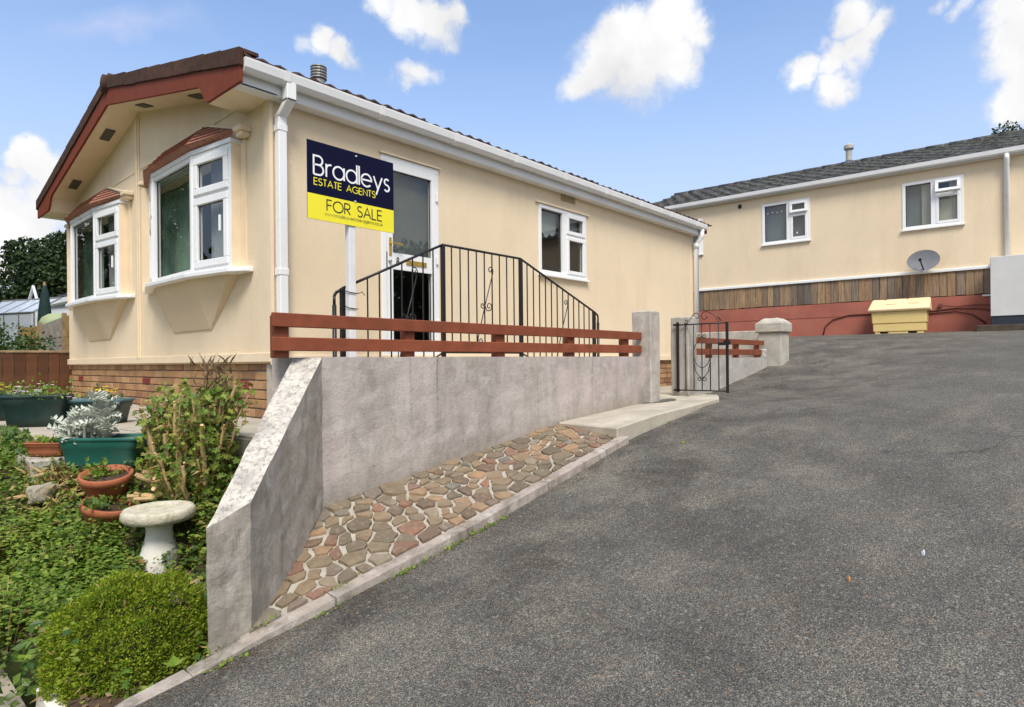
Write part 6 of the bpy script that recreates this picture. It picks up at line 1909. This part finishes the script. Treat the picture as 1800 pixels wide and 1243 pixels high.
# ------------------------------------------------------------------ trees
def tree(name, base, h, cr, n, leaf, mat, label, cat, group, seed, cz=.62):
    t = thing(name, base, label, cat, group)
    r_ = random.Random(seed); g_ = np.random.default_rng(seed)
    base = np.array(base, float); cc = base + np.array((0, 0, h * cz))
    mb = MB()
    mb.tube([base - (0, 0, .3), base + (0.05 * cr, 0, h * .25), base + (0, .04 * cr, h * .6)], [cr * .10, cr * .07, cr * .04], 8)
    blobs = []
    for i in range(26):
        d = g_.normal(size=3); d /= np.linalg.norm(d); d[2] *= .8
        c_ = cc + d * np.array((cr, cr, h * (1 - cz) * 1.0)) * r_.uniform(.45, .86)
        blobs.append((c_, cr * r_.uniform(.22, .40)))
        if i < 10: mb.tube([base + (0, 0, h * r_.uniform(.25, .55)), (base + c_) / 2 + (0, 0, h * .2), c_], [cr * .035, cr * .022, cr * .008], 6)
    mb.build('trunk', 'bark', t)
    P, A, N, S = [], [], [], []
    per = n // len(blobs)
    for c_, r in blobs:
        d = g_.normal(size=(per, 3)); d /= np.linalg.norm(d, axis=1)[:, None]
        p = c_ + d * r * (1 - np.abs(g_.normal(0, .22, per)))[:, None] * np.array((1, 1, .75))
        P.append(p); A.append(d * .5 + g_.normal(0, .6, (per, 3)) + np.array((0, 0, -.25))); N.append(d + g_.normal(0, .4, (per, 3)) + np.array((0, 0, .5))); S.append(g_.uniform(.7, 1.3, per) * leaf)
    leaves('crown', np.concatenate(P), np.concatenate(A), np.concatenate(N), np.concatenate(S), 'oval', mat, t)
    return t


b = at(-.700, 0, 36); tree('broadleaf_tree', (b[0], b[1], -.8), 9.7, 4.4, 22000, .24, 'tree_leaf', 'big dark green tree behind the far outbuilding', 'tree', 'trees beyond the gardens', 5, .58)
b = at(-.775, 0, 38); tree('broadleaf_tree', (b[0], b[1], -.8), 6.2, 3.0, 7000, .22, 'tree_leaf', 'lower dark tree sloping down beside the big one', 'tree', 'trees beyond the gardens', 6, .6)
b = at(.846, 0, 27); tree('broadleaf_tree', (b[0], b[1], .6), 10.35, 1.9, 3500, .15, 'tree_leaf', 'treetop just showing over the far bungalow roof', 'tree', 'trees beyond the gardens', 8, .80)
b = at(-.835, 0, 9.6); tree('garden_shrub', (b[0], b[1], -.6), 1.45, .72, 3600, .06, 'shrub_leaf', 'loose green shrub behind the brown fence', 'shrub', 'trees beyond the gardens', 3, .6)
# the wooded rise behind the photographer, seen only as reflections in the panes
P, A, N, S = [], [], [], []
g_ = np.random.default_rng(31)
for (a0, a1, r, h, nb) in ((R(125), R(300), 34, 6.5, 90), (R(300), R(345), 34, 7.0, 110), (R(100), R(118), 19, 9.5, 60)):
    for i in range(nb):
        a = g_.uniform(a0, a1); rr = r + g_.normal(0, 2.5); c_ = np.array((rr * math.cos(a), rr * math.sin(a), g_.uniform(-1, h * .75))); rb = g_.uniform(1.3, 2.5)
        nl = 1000 if r < 20 else 300; sz = .4 if r < 20 else 1
        d = g_.normal(size=(nl, 3)); d /= np.linalg.norm(d, axis=1)[:, None]
        P.append(c_ + d * rb * g_.uniform(.7, 1, (nl, 1))); A.append(d + g_.normal(0, .6, (nl, 3))); N.append(d + g_.normal(0, .3, (nl, 3))); S.append(g_.uniform(.3, .62, nl) * sz)
o = leaves('wooded_rise_foliage', np.concatenate(P), np.concatenate(A), np.concatenate(N), np.concatenate(S), 'oval', 'tree_leaf', None, 'stuff'); tag(o, 'far belt of woodland around the park', 'woodland')

# ------------------------------------------------------------------ small stuff on the road
def scrap(x, y, r, mat, label, name='litter'):
    z = road_h(x, y)
    mb = MB(); mb.lathe((x, y, z), [(r, .001), (r * .8, .010), (r * .2, .014)], 7, sx=1.5, sy=.6, wob=.5, seed=x); o = mb.build(name, mat, None, loc=(x, y, z)); tag(o, label, 'litter')
scrap(.26, -4.20, .009, 'litter_orange', 'orange wood scrap lying on the asphalt')
scrap(.62, -4.40, .013, 'litter_white', 'white paper scrap lying on the asphalt')
scrap(1.75, -2.75, .016, 'box_leaf', 'small green leaf lying on the asphalt near the kerb', 'fallen_leaf')
# tiny weeds in the kerb line
P, A, N, S = [], [], [], []
kr = random.Random(14)
for (xc, n, y) in ((-.98, 16, -2.405), (-.55, 30, -2.41), (-.25, 46, -2.41), (-.02, 30, -2.405), (.15, 12, -2.405), (-1.45, 26, -2.41), (-1.5, 14, -2.30), (-1.22, 16, -2.30), (-.86, 10, -2.30), (2.25, 12, -2.35), (4.55, 40, -1.68), (4.3, 26, -1.70), (3.9, 12, -1.74)):
    for i in range(n):
        x = kr.gauss(xc, .06); yy = y - abs(kr.gauss(0, .012))
        z = road_h(x, yy) if y < -2.32 or x > 3.5 else kt(x)
        P.append((x, yy, z + abs(kr.gauss(0, .006)))); A.append((kr.gauss(0, .7), kr.gauss(-.3, .6), kr.uniform(.2, 1.2))); N.append((kr.gauss(0, .5), kr.gauss(-.5, .5), 1)); S.append(kr.uniform(.010, .026))
o = leaves('kerb_weeds', P, A, N, S, 'oval', 'weed_leaf', None, 'stuff'); tag(o, 'tiny weeds rooted along the kerb joint', 'weeds')
# grit washed against the kerb
P, A, N, S = [], [], [], []
for i in range(2600):
    x = kr.uniform(-2.2, 3.2); yy = -2.40 - abs(kr.gauss(0, .05)); z = road_h(x, yy)
    P.append((x, yy, z + .002)); A.append((kr.gauss(0, 1), kr.gauss(0, 1), 0)); N.append((0, 0, 1)); S.append(kr.uniform(.004, .012))
o = leaves('grit', P, A, N, S, 'oval', 'dry_leaf', None, 'stuff'); tag(o, 'brown grit and leaf crumbs washed against the kerb', 'grit')
